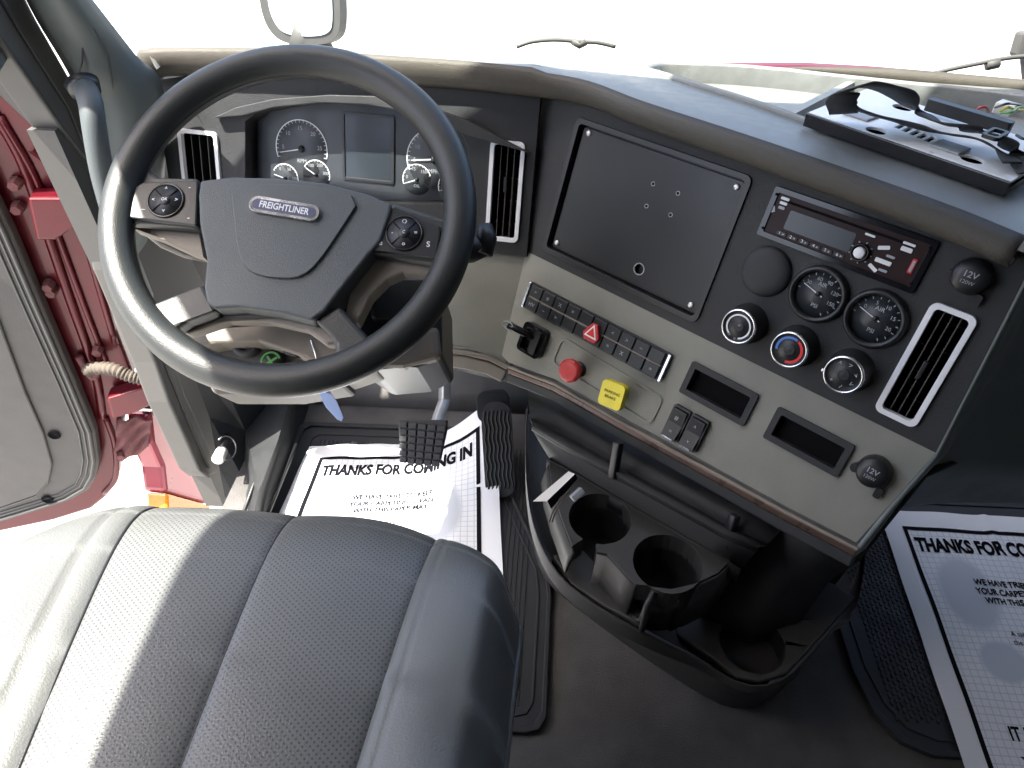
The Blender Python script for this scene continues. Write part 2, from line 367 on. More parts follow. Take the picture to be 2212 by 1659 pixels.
MB().loft(loops, closed=False).build('brow', 'brow', dash, solid=.004)
# back edge of the dash top
be = [hz(338, 150, .85), hz(360, 138, .84), hz(430, 118, .83), hz(600, 108, .82), hz(900, 112, .815), hz(1130, 122, .815), hz(1380, 138, .815), hz(1560, 141, .815), hz(1800, 158, .815), hz(2000, 172, .815), hz(2212, 192, .82), hz(2400, 215, .82)]
be += [hz(2600, 250, .82)+V((.3, -.02, 0))]
bc = crom(be, 6)
for e in ((.018, .006), (.045, .035), (.075, .085), (.13, .125), (.26, .15), (.50, .16), (.90, .16)): top_edge.append(top_edge[N]+V((*e, 0)))
def along(L, t):
    x = t*(len(L)-1); i = min(int(x), len(L)-2); return L[i].lerp(L[i+1], x-i)
te2 = top_edge
def dtop(u, v):                       # u along, v from the lip (0) to the windshield (1)
    a, b = along(te2, u), along(bc, u); p = a.lerp(b, v); p.z += .010*math.sin(min(1, v*1.4)*math.pi)*.6; return p
# tray outline cut out of the pad : find by testing against the pixel outline on a plane
def polyd(L, x, y):
    best = (9, 0)
    for a, b in zip(L[:-1], L[1:]):
        dx, dy = b.x-a.x, b.y-a.y; q = dx*dx+dy*dy; t = 0 if q == 0 else max(0, min(1, ((x-a.x)*dx+(y-a.y)*dy)/q))
        d = math.hypot(a.x+dx*t-x, a.y+dy*t-y)
        if d < best[0]: best = (d, a.z+(b.z-a.z)*t)
    return best
def top_z(x, y):
    d1, z1 = polyd(te2, x, y); d2, z2 = polyd(bc, x, y); k = d1/max(1e-6, d1+d2)
    return z1+.006*math.sin(min(1, d1/.06)*math.pi/2)*(1-k)+(z2-z1)*k
def on_pad(px, py, up=0):
    z = .86
    for _ in range(12): p = hz(px, py, z+up); z = top_z(p.x, p.y)
    return V((p.x, p.y, z+up))
T2 = [(p.x, p.y) for p in (on_pad(*q) for q in ((1385, 153), (1400, 146), (1424, 141), (1500, 143), (1652, 151), (1834, 172), (2000, 188), (2212, 212), (2360, 240), (2380, 290), (2300, 345), (2230, 385), (2186, 412), (2150, 414), (2100, 400), (1980, 358), (1860, 313), (1739, 268), (1600, 219), (1480, 182), (1410, 160)))]
def inside(x, y, poly):
    c = False
    for i in range(len(poly)):
        (x1, y1), (x2, y2) = poly[i-1], poly[i]
        if (y1 > y) != (y2 > y) and x < (x2-x1)*(y-y1)/(y2-y1)+x1: c = not c
    return c
T2s = smooth_poly(T2, 1)
# outline polygon of the pad in plan, with a hole for the tray
padpoly = [(p.x, p.y) for p in te2]+[(p.x, p.y) for p in bc[::-1]]
lipz = sum(p.z for p in te2)/len(te2)
def drape(mb, poly, holes, zf, off=0, step=.03):
    bm = bmesh.new(); loops = [ccw(poly)]+[ccw(h)[::-1] for h in holes]; fl = [q for l in loops for q in l]
    tri = tessellate_polygon([[V((q[0], q[1], 0)) for q in l] for l in loops]); vs = [bm.verts.new((q[0], q[1], 0)) for q in fl]
    for t in tri:
        try: bm.faces.new([vs[i] for i in t])
        except ValueError: pass
    x0, x1 = min(q[0] for q in fl), max(q[0] for q in fl); y0, y1 = min(q[1] for q in fl), max(q[1] for q in fl)
    k = x0
    while k < x1:
        bmesh.ops.bisect_plane(bm, geom=bm.verts[:]+bm.edges[:]+bm.faces[:], plane_co=(k, 0, 0), plane_no=(1, 0, 0)); k += step
    k = y0
    while k < y1:
        bmesh.ops.bisect_plane(bm, geom=bm.verts[:]+bm.edges[:]+bm.faces[:], plane_co=(0, k, 0), plane_no=(0, 1, 0)); k += step
    bmesh.ops.recalc_face_normals(bm, faces=bm.faces[:])
    bm.verts.index_update(); vv = [V((v.co.x, v.co.y, zf(v.co.x, v.co.y)+off)) for v in bm.verts]
    ff = []
    for f in bm.faces:
        idx = [v.index for v in f.verts]
        if f.normal.z < 0: idx = idx[::-1]
        ff.append(tuple(idx))
    bm.free(); return mb.add(vv, ff, True)
mb = MB(); drape(mb, padpoly, [T2s], top_z); mb.build('top_pad', 'pad', dash)
# tray well : sloping walls and floor
cx = sum(q[0] for q in T2s)/len(T2s); cy = sum(q[1] for q in T2s)/len(T2s)
def sh(k, dz, grow=None): return [V((cx+(x-cx)*k, cy+(y-cy)*k, top_z(x, y)+dz)) for x, y in T2s]
mb = MB(); mb.loft([sh(1.0, 0), sh(1.0, .006), sh(.985, .008), sh(.972, .003), sh(.965, -.028)]); mb.build('tray_rim', 'pad', dash)
mb = MB(); drape(mb, [(p.x, p.y) for p in sh(.97, 0)], [], top_z, -.027); mb.build('tray_floor', 'pad', dash)
dv = [on_pad(1838, 174), on_pad(1690, 250)]
d_ = (dv[1]-dv[0]).normalized(); n_ = V((-d_.y, d_.x, 0))*.006
mb = MB(); q = [dv[0]-n_-d_*.01, dv[1]-n_+d_*.0, dv[1]+n_, dv[0]+n_-d_*.01]
mb.loft([[V((p.x, p.y, top_z(p.x, p.y)-.03)) for p in q], [V((p.x, p.y, top_z(p.x, p.y)-.002)) for p in q]], smooth=False, cap=True)
mb.build('tray_divider', 'pad', dash, bevel=.003)
# ---- center panel
seamT, seamB = FC.uv(1169, 206), FC.uv(1133, 527)
platehole = rrect(-.181, -.102, .294, .210, .010)
def slot(r, d=0): return rrect(*r)
radioh = rrect(.098, -.030, .200, .064, .004)
vent4 = (.245, -.133, .050, .146, .010)
panel = [(seamT[0], .022), (seamB[0]-.003, -.226), (.302, -.226), (.285, .018)]
gaps = [platehole, radioh, rrect(vent4[0], vent4[1], .040, .134, .006)]
mb = MB().ext(FC, panel, -.012, 0, gaps); mb.build('center_panel', 'dash', dash, bevel=.0012)
# plate recess + plate
mb = MB().ext(FC, rrect(-.181, -.102, .298, .214, .010), -.014, -.0125); mb.ring(FC, rrect(-.181, -.102, .294, .210, .010), rrect(-.181, -.102, .278, .195, .006), -.012, .0035)
mb.build('plate_surround', 'black', dash, bevel=.002)
hol = [circ(u, v, .0022, 12) for u, v in ((-.173, -.050), (-.131, -.050), (-.172, -.082), (-.131, -.081))]+[circ(-.151, -.171, .0078, 24)]
mb = MB().ext(FC, rrect(-.179, -.102, .270, .188, .004), -.0075, -.004, hol); plate = mb.build('mounting_plate', 'dash2', dash, bevel=.0008)
mb = MB()
for u, v in ((-.173, -.050), (-.131, -.050), (-.172, -.082), (-.131, -.081)): mb.ring(FC, circ(u, v, .0033, 16), circ(u, v, .0022, 16), -.004, -.0036)
mb.ring(FC, circ(-.151, -.171, .0092, 28), circ(-.151, -.171, .0078, 28), -.004, -.0035); mb.build('hole_edge', 'dim', plate)
for u, v in ((-.303, -.014), (-.053, -.016), (-.054, -.187), (-.306, -.188)):
    mb = MB().lathe(FC, (u, v), [(0, -.001), (.003, -.001), (.0045, -.0025), (.0045, -.004)], 16); mb.box(FC, u-.003, u+.003, v-.0006, v+.0006, -.001, -.0007); mb.build('screw', 'steel', plate)
# ---- vents
def vent(F, u, v, w, h, wt=.0065, nsl=3, lever=None, lab=None):
    mb = MB().ring(F, rrect(u, v, w, h, .009), rrect(u, v, w-2*wt, h-2*wt, .005), -.004, .005)
    vt = mb.build('air_vent', 'silver', dash, bevel=.0018, seg=3, label=lab)
    mb = MB().ext(F, rrect(u, v, w-.004, h-.004, .006), -.052, -.050); mb.ring(F, rrect(u, v, w-.002, h-.002, .006), rrect(u, v, w-2*wt+.001, h-2*wt+.001, .004), -.05, -.0042)
    mb.build('vent_duct', 'dark', vt)
    for i in range(nsl):
        x = u-(w-2*wt)/2+(w-2*wt)*(i+1)/(nsl+1)
        mb = MB().box(F, x-.0007, x+.0007, v-h/2+wt+.001, v+h/2-wt-.001, -.024, -.002); mb.build('slat', 'black', vt, bevel=.0004, seg=1)
        mb = MB().box(F, x-.0006, x+.0006, v-h/2+wt+.004, v+h/2-wt-.004, -.0019, -.0013); mb.build('slat_edge', 'slatedge', vt)
    for k in range(4):
        y = v-h/2+wt+(h-2*wt)*(k+.5)/4; MB().box(F, u-w/2+wt, u+w/2-wt, y-.001, y+.001, -.045, -.028).build('cross_slat', 'black', vt)
    if lever is not None: MB().box(F, u+lever[0]-.0025, u+lever[0]+.0025, v+lever[1]-.012, v+lever[1]+.012, -.006, .003).build('lever', 'black', vt, bevel=.001)
    return vt
vent(FC, *vent4[:4], lever=(.0, -.006), lab='long slanted air vent in a silver frame right of the knobs')
# ---- blank round plug, two air gauges
def plug(F, u, v, r):
    MB().lathe(F, (u, v), [(0, .010), (r*.55, .0095), (r*.86, .0075), (r*.97, .004), (r, 0), (r, -.003)], 40).build('blank_plug', 'dash', dash)
plug(FC, .029, -.102, .0335)
def airgauge(F, u, v, small, ang=188):
    r = .0365
    g = MB().lathe(F, (u, v), [(r*.79, .002), (r*.80, .008), (r*.86, .0105), (r*.93, .010), (r*.99, .006), (r, .0)], 44).build('air_gauge', 'black', dash)
    MB().lathe(F, (u, v), [(0, .0012), (r*.8, .0012), (r*.8, .0)], 36).build('dial', 'clface', g)
    mb = MB()
    for i in range(13):
        a = 200-i*20-20; tick(mb, F, (u, v), r*.66, r*.74, a, .0008 if i % 3 else .0013, .0016)
    text(mb, F, 'AIR', u, v+r*.34, .0075, .0016, bold=.00005); text(mb, F, 'PSI', u+.001, v-r*.42, .0072, .0016)
    labs = ['30', '60', '90', '120', '150'] if small == 0 else ['0', '5', '10', '15', '20']
    for i, s in enumerate(labs):
        a = R(150-i*42); text(mb, F, s, u+r*.52*math.cos(a), v+r*.52*math.sin(a), .0068, .0016)
    mb.build('dial_marks', 'dim', g)
    mb = MB(); c = FC
    a = R(ang); d = (math.cos(a), math.sin(a)); n = (-d[1], d[0])
    q = [(u-d[0]*r*.16+n[0]*.0006, v-d[1]*r*.16+n[1]*.0006), (u-d[0]*r*.16-n[0]*.0006, v-d[1]*r*.16-n[1]*.0006), (u+d[0]*r*.62-n[0]*.0004, v+d[1]*r*.62-n[1]*.0004), (u+d[0]*r*.62+n[0]*.0004, v+d[1]*r*.62+n[1]*.0004)]
    mb.ext(F, q, .0025, .0032); mb.build('needle', 'white', g)
    MB().lathe(F, (u, v), [(0, .0045), (.003, .0042), (.0036, .0015)], 20).build('needle_hub', 'black', g)
    MB().lathe(F, (u, v), [(0, .0085), (r*.5, .0082), (r*.8, .0075)], 32).build('lens', 'lens', g)
airgauge(FC, .1015, -.103, 0, 163); airgauge(FC, .174, -.104, 1, 163)
# ---- rotary climate knobs
def rotary(F, u, v, kind):
    k = MB().lathe(F, (u, v), [(.0275, -.001), (.0275, .003), (.0245, .006), (.0235, .030), (.0215, .0325), (.0205, .0325)], 44).build('rotary_knob', 'black', dash, label={'fan': 'fan speed knob with a white arc', 'temp': 'temperature knob with blue and red arc', 'mode': 'air direction knob with figure symbols'}[kind])
    MB().lathe(F, (u, v), [(.0205, .0322), (.0208, .0342), (.0222, .0345), (.0235, .0335), (.0238, .031)], 44).build('chrome_ring', 'chrome', k)
    MB().lathe(F, (u, v), [(0, .0325), (.0206, .0325), (.0207, .0318)], 40).build('knob_face', 'dash2', k)
    MB().lathe(F, (u, v), [(0, .0318), (.004, .0322), (.0075, .0338), (.0082, .0326)], 28).build('knob_center', 'black', k)
    if kind == 'fan':
        arc(MB(), F, (u, v), .0158, .0022, 235, -70, .0331).build('arc_mark', 'white', k)
        mb = MB(); text(mb, F, 'o', u-.008, v-.0135, .008, .0331); text(mb, F, 'o', u+.0015, v-.0162, .006, .0331); text(mb, F, '*', u+.001, v+.001, .009, .0345); mb.build('symbol', 'dim', k)
    if kind == 'temp':
        arc(MB(), F, (u, v), .0158, .0030, 200, 72, .0331).build('blue_arc', 'blue', k); arc(MB(), F, (u, v), .0158, .0034, 66, -85, .0331).build('red_arc', 'redp', k)
    if kind == 'mode':
        for i in range(6):
            a = R(130-i*52); mb = MB(); text(mb, F, '^>v<~+'[i], u+.0145*math.cos(a), v+.0145*math.sin(a), .009, .0331, rot=.3*i)
            mb.build('symbol', 'dim', k)
        MB().lathe(F, (u-.0235, v-.006), [(0, .034), (.002, .0335), (.003, .031)], 12).build('pointer', 'chrome', k)
rot3 = [FC.uv(x, y, .030) for x, y in ((1597, 705), (1706, 755), (1823, 809))]
for (u, v), kd in zip(rot3, ('fan', 'temp', 'mode')): rotary(FC, u, v, kd)
# ---- round socket caps with tab
def sockcap(F, u, v, lab, flip=1):
    k = MB().lathe(F, (u, v), [(.0205, -.001), (.0205, .006), (.019, .0165), (.0165, .021), (.009, .0225), (0, .0228)], 36).build('socket_cap', 'black', dash, label=lab)
    mb = MB().ext(F, rrect(u+.016*flip, v-.022, .009, .014, .003), .002, .008); mb.ext(F, circ(u-.020, v-.006, .006, 16), .003, .012); mb.build('cap_tab', 'black', k, bevel=.0015)
    mb = MB(); text(mb, F, '12V', u, v+.003, .0095, .0231, bold=.0001); text(mb, F, '120W', u, v-.0055, .0058, .0231); mb.build('cap_lettering', 'dim', k)
u, v = FC.uv(2097, 598, .012); sockcap(FC, u, v, 'upper power socket cap beside the radio')
u, v = FB.uv(1886, 1020, .012); sockcap(FB, u, v, 'lower power socket cap on the stone grey panel')
# ---- stone grey lower panel, left part bent with the cluster
bot = P2(FB, [(1098, 783), (1200, 820), (1330, 893), (1500, 985), (1700, 1095), (1850, 1172)])
mwell = [(-.236, -.122), (-.040, -.134), (-.036, -.170), (-.222, -.164)]
poly = [(-.36, .002)]+[(bot[0][0]-.03, bot[0][1]+.004)]+bot+[(.300, -.004)]
poly = [(-.375, .002), (bot[0][0]-.045, bot[0][1]+.014)]+bot+[(.302, .002)]
disp = [(.0365, -.0600, .105, .050), (.1705, -.0605, .105, .048)]
MB().ext(FB, poly, -.012, 0, [rrect(u, v, w-.006, h-.006, .003) for u, v, w, h in disp]).build('lower_panel', 'beige', dash, bevel=.004, seg=3)
pl = P2(FKB, [(1146, 528), (1050, 533), (985, 512), (940, 470)])
Lp = [FKB.uv(957, 600), FKB.uv(957, 745), FKB.uv(1010, 752), FKB.uv(1095, 790)]
MB().ext(FKB, [(.006, .002), (-.46, .002), (-.46, -.03), (Lp[0][0], -.035), Lp[0], Lp[1], Lp[2], Lp[3]], -.012, .0003).build('lower_panel', 'beige', dash, bevel=.004, seg=3)
# rounded side of it, trim strip underneath
tr = [(957, 752), (1010, 758), (1060, 770), (1100, 790), (1200, 828), (1330, 902), (1500, 994), (1700, 1104), (1856, 1184)]
def strip(L, F, d0, d1, w0, w1, name, m, bev=.002):
    a = [F.uv(*p) for p in L]; out = []
    for i in range(len(a)):
        t = V(a[min(i+1, len(a)-1)])-V(a[max(i-1, 0)]); t.normalize(); n = V((t.y, -t.x)); out.append((V(a[i])+n*d0, V(a[i])+n*d1))
    mb = MB().ext(F, [tuple(o[0]) for o in out]+[tuple(o[1]) for o in out[::-1]], w0, w1); return mb.build(name, m, dash, bevel=bev)
strip(tr[3:], FB, -.0005, .004, -.014, .0045, 'trim_lip', 'tan', .0015)
strip(tr[3:], FB, .004, .0135, -.014, .002, 'trim_strip', 'bronze', .002)
strip(tr[3:], FB, .0135, .030, -.030, .000, 'trim_under', 'dash', .004)
strip(tr[:4], FKB, -.0005, .008, -.012, .004, 'trim_lip', 'tan', .002)
strip(tr[:4], FKB, .010, .034, -.03, .001, 'trim_under', 'tan', .004)
# ---- switch bank
u0, v0 = FB.uv(1150, 612); u1, v1 = FB.uv(1455, 765); uc = -.187; vc = -.0635
bk = MB().ext(FB, rrect(uc, vc, .278, .046, .003), .0, .005).build('switch_bank', 'black', dash, bevel=.001, label='long row of small black switches with a red hazard triangle')
for sx in (-1, 1): MB().box(FB, uc+sx*.1375-.0025, uc+sx*.1375+.0025, vc-.022, vc+.022, .004, .0085).build('chrome_end', 'chrome', bk, bevel=.001)
cw = .0265; syms = ['HV', '~', '>', '<', '', '', '=', 'X', '#', '=']
for i in range(10):
    x = uc-.133+cw*(i+.5)
    for j, y in enumerate((vc+.0108, vc-.0108)):
        if i in (4, 5) and j == 1 and False: continue
        sw = MB().box(FB, x-cw/2+.0008, x+cw/2-.0008, y-.0098, y+.0098, .004, .0095).build('switch', 'dash2', bk, bevel=.0012)
        if syms[i] and (i+j) % 5 != 4:
            mb = MB(); text(mb, FB, (syms[i] if j else syms[-1-i] or 'o'), x, y, .009, .0098); mb.build('symbol', 'dim', sw)
MB().box(FB, uc-.131, uc+.131, vc-.0009, vc+.0009, .005, .0085).build('divider_strip', 'tan', bk)
hu, hv = FB.uv(1281, 719, .012)
tri_ = lambda s: [(hu-.95*s, hv-.62*s), (hu+.95*s, hv-.62*s), (hu, hv+1.1*s)]
hz_ = MB().ext(FB, smooth_poly(tri_(.022), 1), .009, .0165).build('hazard_button', 'redk', bk, bevel=.0015)
MB().ext(FB, tri_(.0125), .0165, .0168).build('triangle_mark', 'white', hz_); MB().ext(FB, tri_(.0085), .0169, .0171).build('triangle_center', 'redp', hz_)
# ---- trailer hand valve
u, v = FB.uv(1150, 735, .010)
hb = MB().ring(FB, rrect(u, v, .048, .052, .008), rrect(u-.001, v-.002, .034, .038, .006), 0, .014).build('hand_valve', 'blackgloss', dash, bevel=.002, label='black hand valve lever standing out of a square bezel')
MB().ext(FB, rrect(u, v, .036, .040, .005), .0002, .001).build('valve_floor', 'black', hb)
MB().ext(FB, rrect(u+.010, v, .014, .040, .004), .001, .019).build('valve_cheek', 'black', hb, bevel=.003)
a = FB.p(u+.004, v+.006, .010); b = FB.p(u-.008, v+.012, .035); cc = FB.p(u-.030, v+.014, .044)
MB().tube([a, b, FB.p(u-.02, v+.013, .042), cc], [.007, .0085, .0095, .009], 14, flat_=.7).build('valve_lever', 'blackgloss', hb)
MB().tube([FB.p(u-.030+.011*math.cos(q*math.pi/8), v+.014+.006*math.sin(q*math.pi/8), .0485) for q in range(16)], .0012, 6, closed=True).build('lever_ring', 'dim', hb)
# ---- recessed plate with the two pull knobs
cq = FB.uv(1235, 800, .022); cyq = FB.uv(1328, 852, .022)
wl = rrect(-.135, -.128, .205, .050, .014, rot=-.02)
rec = MB().ring(FB, rrect(-.135, -.1265, .203, .050, .012, rot=-.03), rrect(-.135, -.1265, .194, .042, .009, rot=-.03), .0, .0022); rec.build('valve_plate', 'beige', dash, bevel=.0016)
k = MB().lathe(FB, cq, [(.009, .0), (.009, .014), (.0155, .018), (.0195, .024), (.0195, .030), (.017, .0335), (.013, .0335), (0, .0325)], 10, smooth=False).build('pull_knob', 'redk', dash, bevel=.002, label='red eight sided pull knob')
mb = MB(); text(mb, FB, 'TRAILER', cq[0], cq[1]+.004, .0065, .0345); text(mb, FB, 'AIR SUPPLY', cq[0], cq[1]-.003, .0052, .0345); mb.build('knob_lettering', 'redp', k)
MB().lathe(FB, cq, [(.013, 0), (.013, .004), (.010, .006)], 24).build('collar', 'black', k)
k = MB().ext(FB, rrect(cyq[0], cyq[1], .040, .040, .007, rot=R(8)), .020, .033).build('pull_knob', 'yellow', dash, bevel=.003, label='yellow square pull knob')
MB().lathe(FB, cyq, [(.011, 0), (.011, .006), (.0095, .008), (.0095, .021)], 24).build('knob_stem', 'yellow', k)
mb = MB(); text(mb, FB, 'PARKING', cyq[0], cyq[1]+.004, .0065, .0334, rot=R(8)); text(mb, FB, 'BRAKE', cyq[0], cyq[1]-.004, .0065, .0334, rot=R(8)); mb.build('knob_lettering', 'ink', k)
# ---- two blank display bezels
for i, (u, v, w, h) in enumerate(disp):
    b = MB().ring(FB, rrect(u, v, w, h, .003), rrect(u, v, w-.017, h-.017, .002), -.008, .005).build('display_bezel', 'dash', dash, bevel=.0015, label=('upper' if i == 0 else 'lower')+' empty black display slot')
    MB().ext(FB, rrect(u, v, w-.012, h-.012, .002), -.0116, -.009).build('slot_back', 'dark', b)
# ---- pair of rocker switches
for i, (u, v) in enumerate(((.0015, -.1285), (.0315, -.128))):
    b = MB().ring(FB, rrect(u, v, .0275, .052, .003), rrect(u, v, .0225, .046, .002), 0, .008).build('rocker_switch', 'black', dash, bevel=.001)
    mb = MB()
    mb.loft([[FB.p(u-.011, v+.022, .003), FB.p(u-.011, v+.022, .013), FB.p(u-.011, v+.0, .0085), FB.p(u-.011, v-.022, .0165), FB.p(u-.011, v-.022, .003)],
             [FB.p(u+.011, v+.022, .003), FB.p(u+.011, v+.022, .013), FB.p(u+.011, v+.0, .0085), FB.p(u+.011, v-.022, .0165), FB.p(u+.011, v-.022, .003)]], smooth=False, cap=True)
    mb.build('rocker', 'dash2', b, bevel=.001)
    mb = MB(); text(mb, FB, '^' if i else '#', u, v+.010, .010, .0145); text(mb, FB, 'v' if i else '=', u, v-.012, .009, .0155); mb.build('symbol', 'dim', b)
    MB().box(FB, u-.008, u+.008, v-.0235, v-.0215, .006, .0172).build('chrome_edge', 'chrome', b)
# ---- right end face turning away towards the passenger
e0 = [FC.p(.285, .018), FC.p(.302, -.226), FB.p(.300, -.01), FB.p(bot[-1][0]+.004, bot[-1][1]-.012)]
EP = [(0, 0), (.018, .006), (.045, .035), (.075, .085), (.13, .125), (.26, .15), (.50, .16), (.90, .16)]
def endrow(i):
    d = V((*EP[i], 0)); k = i/(len(EP)-1); lo_ = FB.p(bot[-1][0]+.004, bot[-1][1]-.016)
    return [FC.p(.272, .016)+d+V((.0, .0, .036)), FC.p(.286, .016)+d, FC.p(.302, -.226)+d+V((0, .04, 0))*k, FB.p(.292, -.08)+d+V((0, .08, 0))*k, lo_+d+V((0, .06, -.02))*k, lo_+d+V((0, .06, -.13))*min(1, k*2)+V((0, 0, -.001))]
mb = MB().loft([endrow(i) for i in range(len(EP))], closed=False); mb.build('passenger_panel', mat('grey green passenger panel', (.14, .165, .165), .5, bump=.5, bscale=800, var=.06), dash, solid=.006)
# ---- instrument area : outer frame of the driver side with the eyebrow
rec_ = P2(FK, [(530, 262), (560, 238), (640, 222), (760, 212), (880, 222), (980, 258), (1012, 320), (1008, 390), (960, 440), (840, 440), (600, 440), (530, 430)])
ventL = FK.uv(430, 335); ventR = FK.uv(1092, 412)
vl = (-.6245, -.150, .075, .150); vr = (-.0795, -.1255, .056, .158)
kp = [(-.70, -.002), (-.690, -.226), (.006+FK.uv(1133, 527)[0], -.226), (FK.uv(1169, 206)[0], .024), (-.25, .024), (-.45, .022), (-.62, .014)]
MB().ext(FK, kp, -.012, 0, [rec_, rrect(*vl[:2], vl[2]-.008, vl[3]-.008, .006), rrect(*vr[:2], vr[2]-.008, vr[3]-.008, .006)]).build('cluster_panel', 'dash', dash, bevel=.0015)
vent(FK, *vl, lab='left air vent seen through the steering wheel'); vent(FK, *vr, lever=(0, .012), lab='bright framed air vent right of the steering wheel')
ew = P2(FK, [(470, 255), (520, 232), (600, 214), (720, 205), (830, 208), (930, 228), (1020, 262), (1090, 300), (1150, 330)])
ewl = P2(FK, [(1085, 312), (1010, 290), (960, 266), (880, 240), (800, 226), (700, 222), (600, 232), (535, 250)])
MB().ext(FK, ew+ewl, 0, .016).build('eyebrow', 'dash', dash, bevel=.004, seg=3)
# knee panel under the cluster, dark
mb = MB().loft([[FKB.p(-.50, -.03, -.02), FKB.p(-.50, -.12, -.08), FKB.p(-.50, -.22, -.17)], [FKB.p(-.085, -.03, -.02), FKB.p(-.085, -.16, -.035), FKB.p(-.085, -.25, -.11)], [FB.p(-.36, -.03, -.02), FB.p(-.34, -.19, -.03), FB.p(-.34, -.25, -.10)]], closed=False)
mb.build('knee_panel', 'dash', dash, solid=.008)
mb = MB().loft([[FK.p(-.700, .0, -.0), FK.p(-.695, -.226, 0), FKB.p(-.335, -.16, -.10)+V((-.33, .03, 0))], [FK.p(-.47, -.226, -.013), FK.p(-.47, -.228, -.013), FKB.p(-.12, -.20, -.12)+V((-.33, .03, 0))]], closed=False)
MB().loft([[FK.p(-.71, .01, -.3), FK.p(-.71, -.30, -.3)], [FK.p(-.70, .01, -.002), FK.p(-.70, -.30, -.05)]], closed=False).build('end_panel', 'dash', dash, solid=.006)
MB().loft([[FK.p(-.70, -.222, -.004), FK.p(-.66, -.36, -.03), FK.p(-.60, -.5, -.14)], [FK.p(-.43, -.222, -.006), FK.p(-.43, -.36, -.05), FK.p(-.43, -.5, -.14)]], closed=False).build('kick_panel', 'trim', dash, solid=.006)
# ================================================================== instrument cluster (sits in the recess)
ic = thing('instrument_cluster', FK.p(-.35, -.17, -.045), 'black instrument cluster with white-ringed dials behind the steering wheel', 'instrument cluster')
WD = -.034; FI = Fr(FK.p(0, 0, WD), FK.x, FK.y, FK.z)
ip = [(q[0]*1.0, q[1]) for q in rec_]
cxm, cym = -.35, -.1; big = [(cxm+(x-cxm)*1.06, cym+(y-cym)*1.12) for x, y in ip]
MB().ext(FI, big, -.004, 0).build('cluster_face', 'clface', ic)
loopA = [FK.p(x, y, -.001) for x, y in ccw(rec_)]; loopB = [FK.p(cxm+(x-cxm)*.985, cym+(y-cym)*.97, WD+.0005) for x, y in ccw(rec_)]
MB().loft([loopA, loopB]).build('cluster_surround', 'black', ic)
def rr_(F, px0, py0, px1, py1):
    a, b = F.uv(px0, py0), F.uv(px1, py1); return ((a[0]+b[0])/2, (a[1]+b[1])/2, abs(b[0]-a[0]), abs(b[1]-a[1]))
q = rr_(FI, 739, 240, 852, 398)
sc = MB().ring(FI, rrect(q[0], q[1], q[2], q[3], .004), rrect(q[0], q[1], q[2]-.009, q[3]-.009, .002), 0, .003).build('screen_frame', 'black', ic, bevel=.0008)
MB().ext(FI, rrect(q[0], q[1], q[2]-.008, q[3]-.008, .002), .0002, .0008).build('screen', 'screen', sc)
def dial(px, py, r, labs, a0, a1, na, sub='', nt_=24):
    c = FI.uv(px, py); g = MB().lathe(FI, c, [(0, .0006), (r*1.02, .0006), (r*1.03, .0003)], 36).build('gauge', 'clface', ic)
    mb = MB(); arc(mb, FI, c, r, .0016 if r > .03 else .0013, a0, a1, .0012, 40)
    for i in range(nt_+1): tick(mb, FI, c, r*.90, r, a0+(a1-a0)*i/nt_, .0007, .0013)
    mb.build('scale_ring', 'white', g); mb = MB()
    for i, s in enumerate(labs):
        a = R(a0+(a1-a0)*(i+.5)/len(labs)); text(mb, FI, s, c[0]+r*.72*math.cos(a), c[1]+r*.72*math.sin(a), r*.2 if r > .03 else r*.3, .0012)
    if sub: text(mb, FI, sub, c[0], c[1]-r*.42, r*.2 if r > .03 else r*.28, .0012)
    mb.build('numerals', 'dim', g)
    a = R(na); d = (math.cos(a), math.sin(a)); n = (-d[1]*.001, d[0]*.001)
    mb = MB().ext(FI, [(c[0]+n[0], c[1]+n[1]), (c[0]-n[0], c[1]-n[1]), (c[0]+d[0]*r*.84-n[0]*.5, c[1]+d[1]*r*.84-n[1]*.5), (c[0]+d[0]*r*.84+n[0]*.5, c[1]+d[1]*r*.84+n[1]*.5)], .003, .0036); mb.build('needle', 'white', g)
    MB().lathe(FI, c, [(0, .0055), (r*.10, .005), (r*.13, .0008)], 20).build('needle_hub', 'black', g)
dial(652, 322, .0475, ['5', '10', '15', '20', '25'], 200, -15, 192, 'RPM'); dial(938, 344, .0475, ['5', '10', '20', '30', '50', '70'], 205, -15, 187, 'MPH')
dial(617, 385, .0245, ['0', '50', '100'], 150, -25, 165, '', 12); dial(684, 378, .0250, ['100', '200', '300'], 150, -15, 150, '', 12)
dial(901, 388, .0250, ['0', '75', '150'], 200, 20, 200, 'OIL', 12); dial(978, 404, .0250, ['E', '1/2', 'F'], 200, 20, 200, 'FUEL', 12)
MB().ext(FI, [(cxm+(x-cxm)*1.0, cym+(y-cym)*1.0) for x, y in rec_], .010, .0105).build('cluster_lens', 'lens', ic)
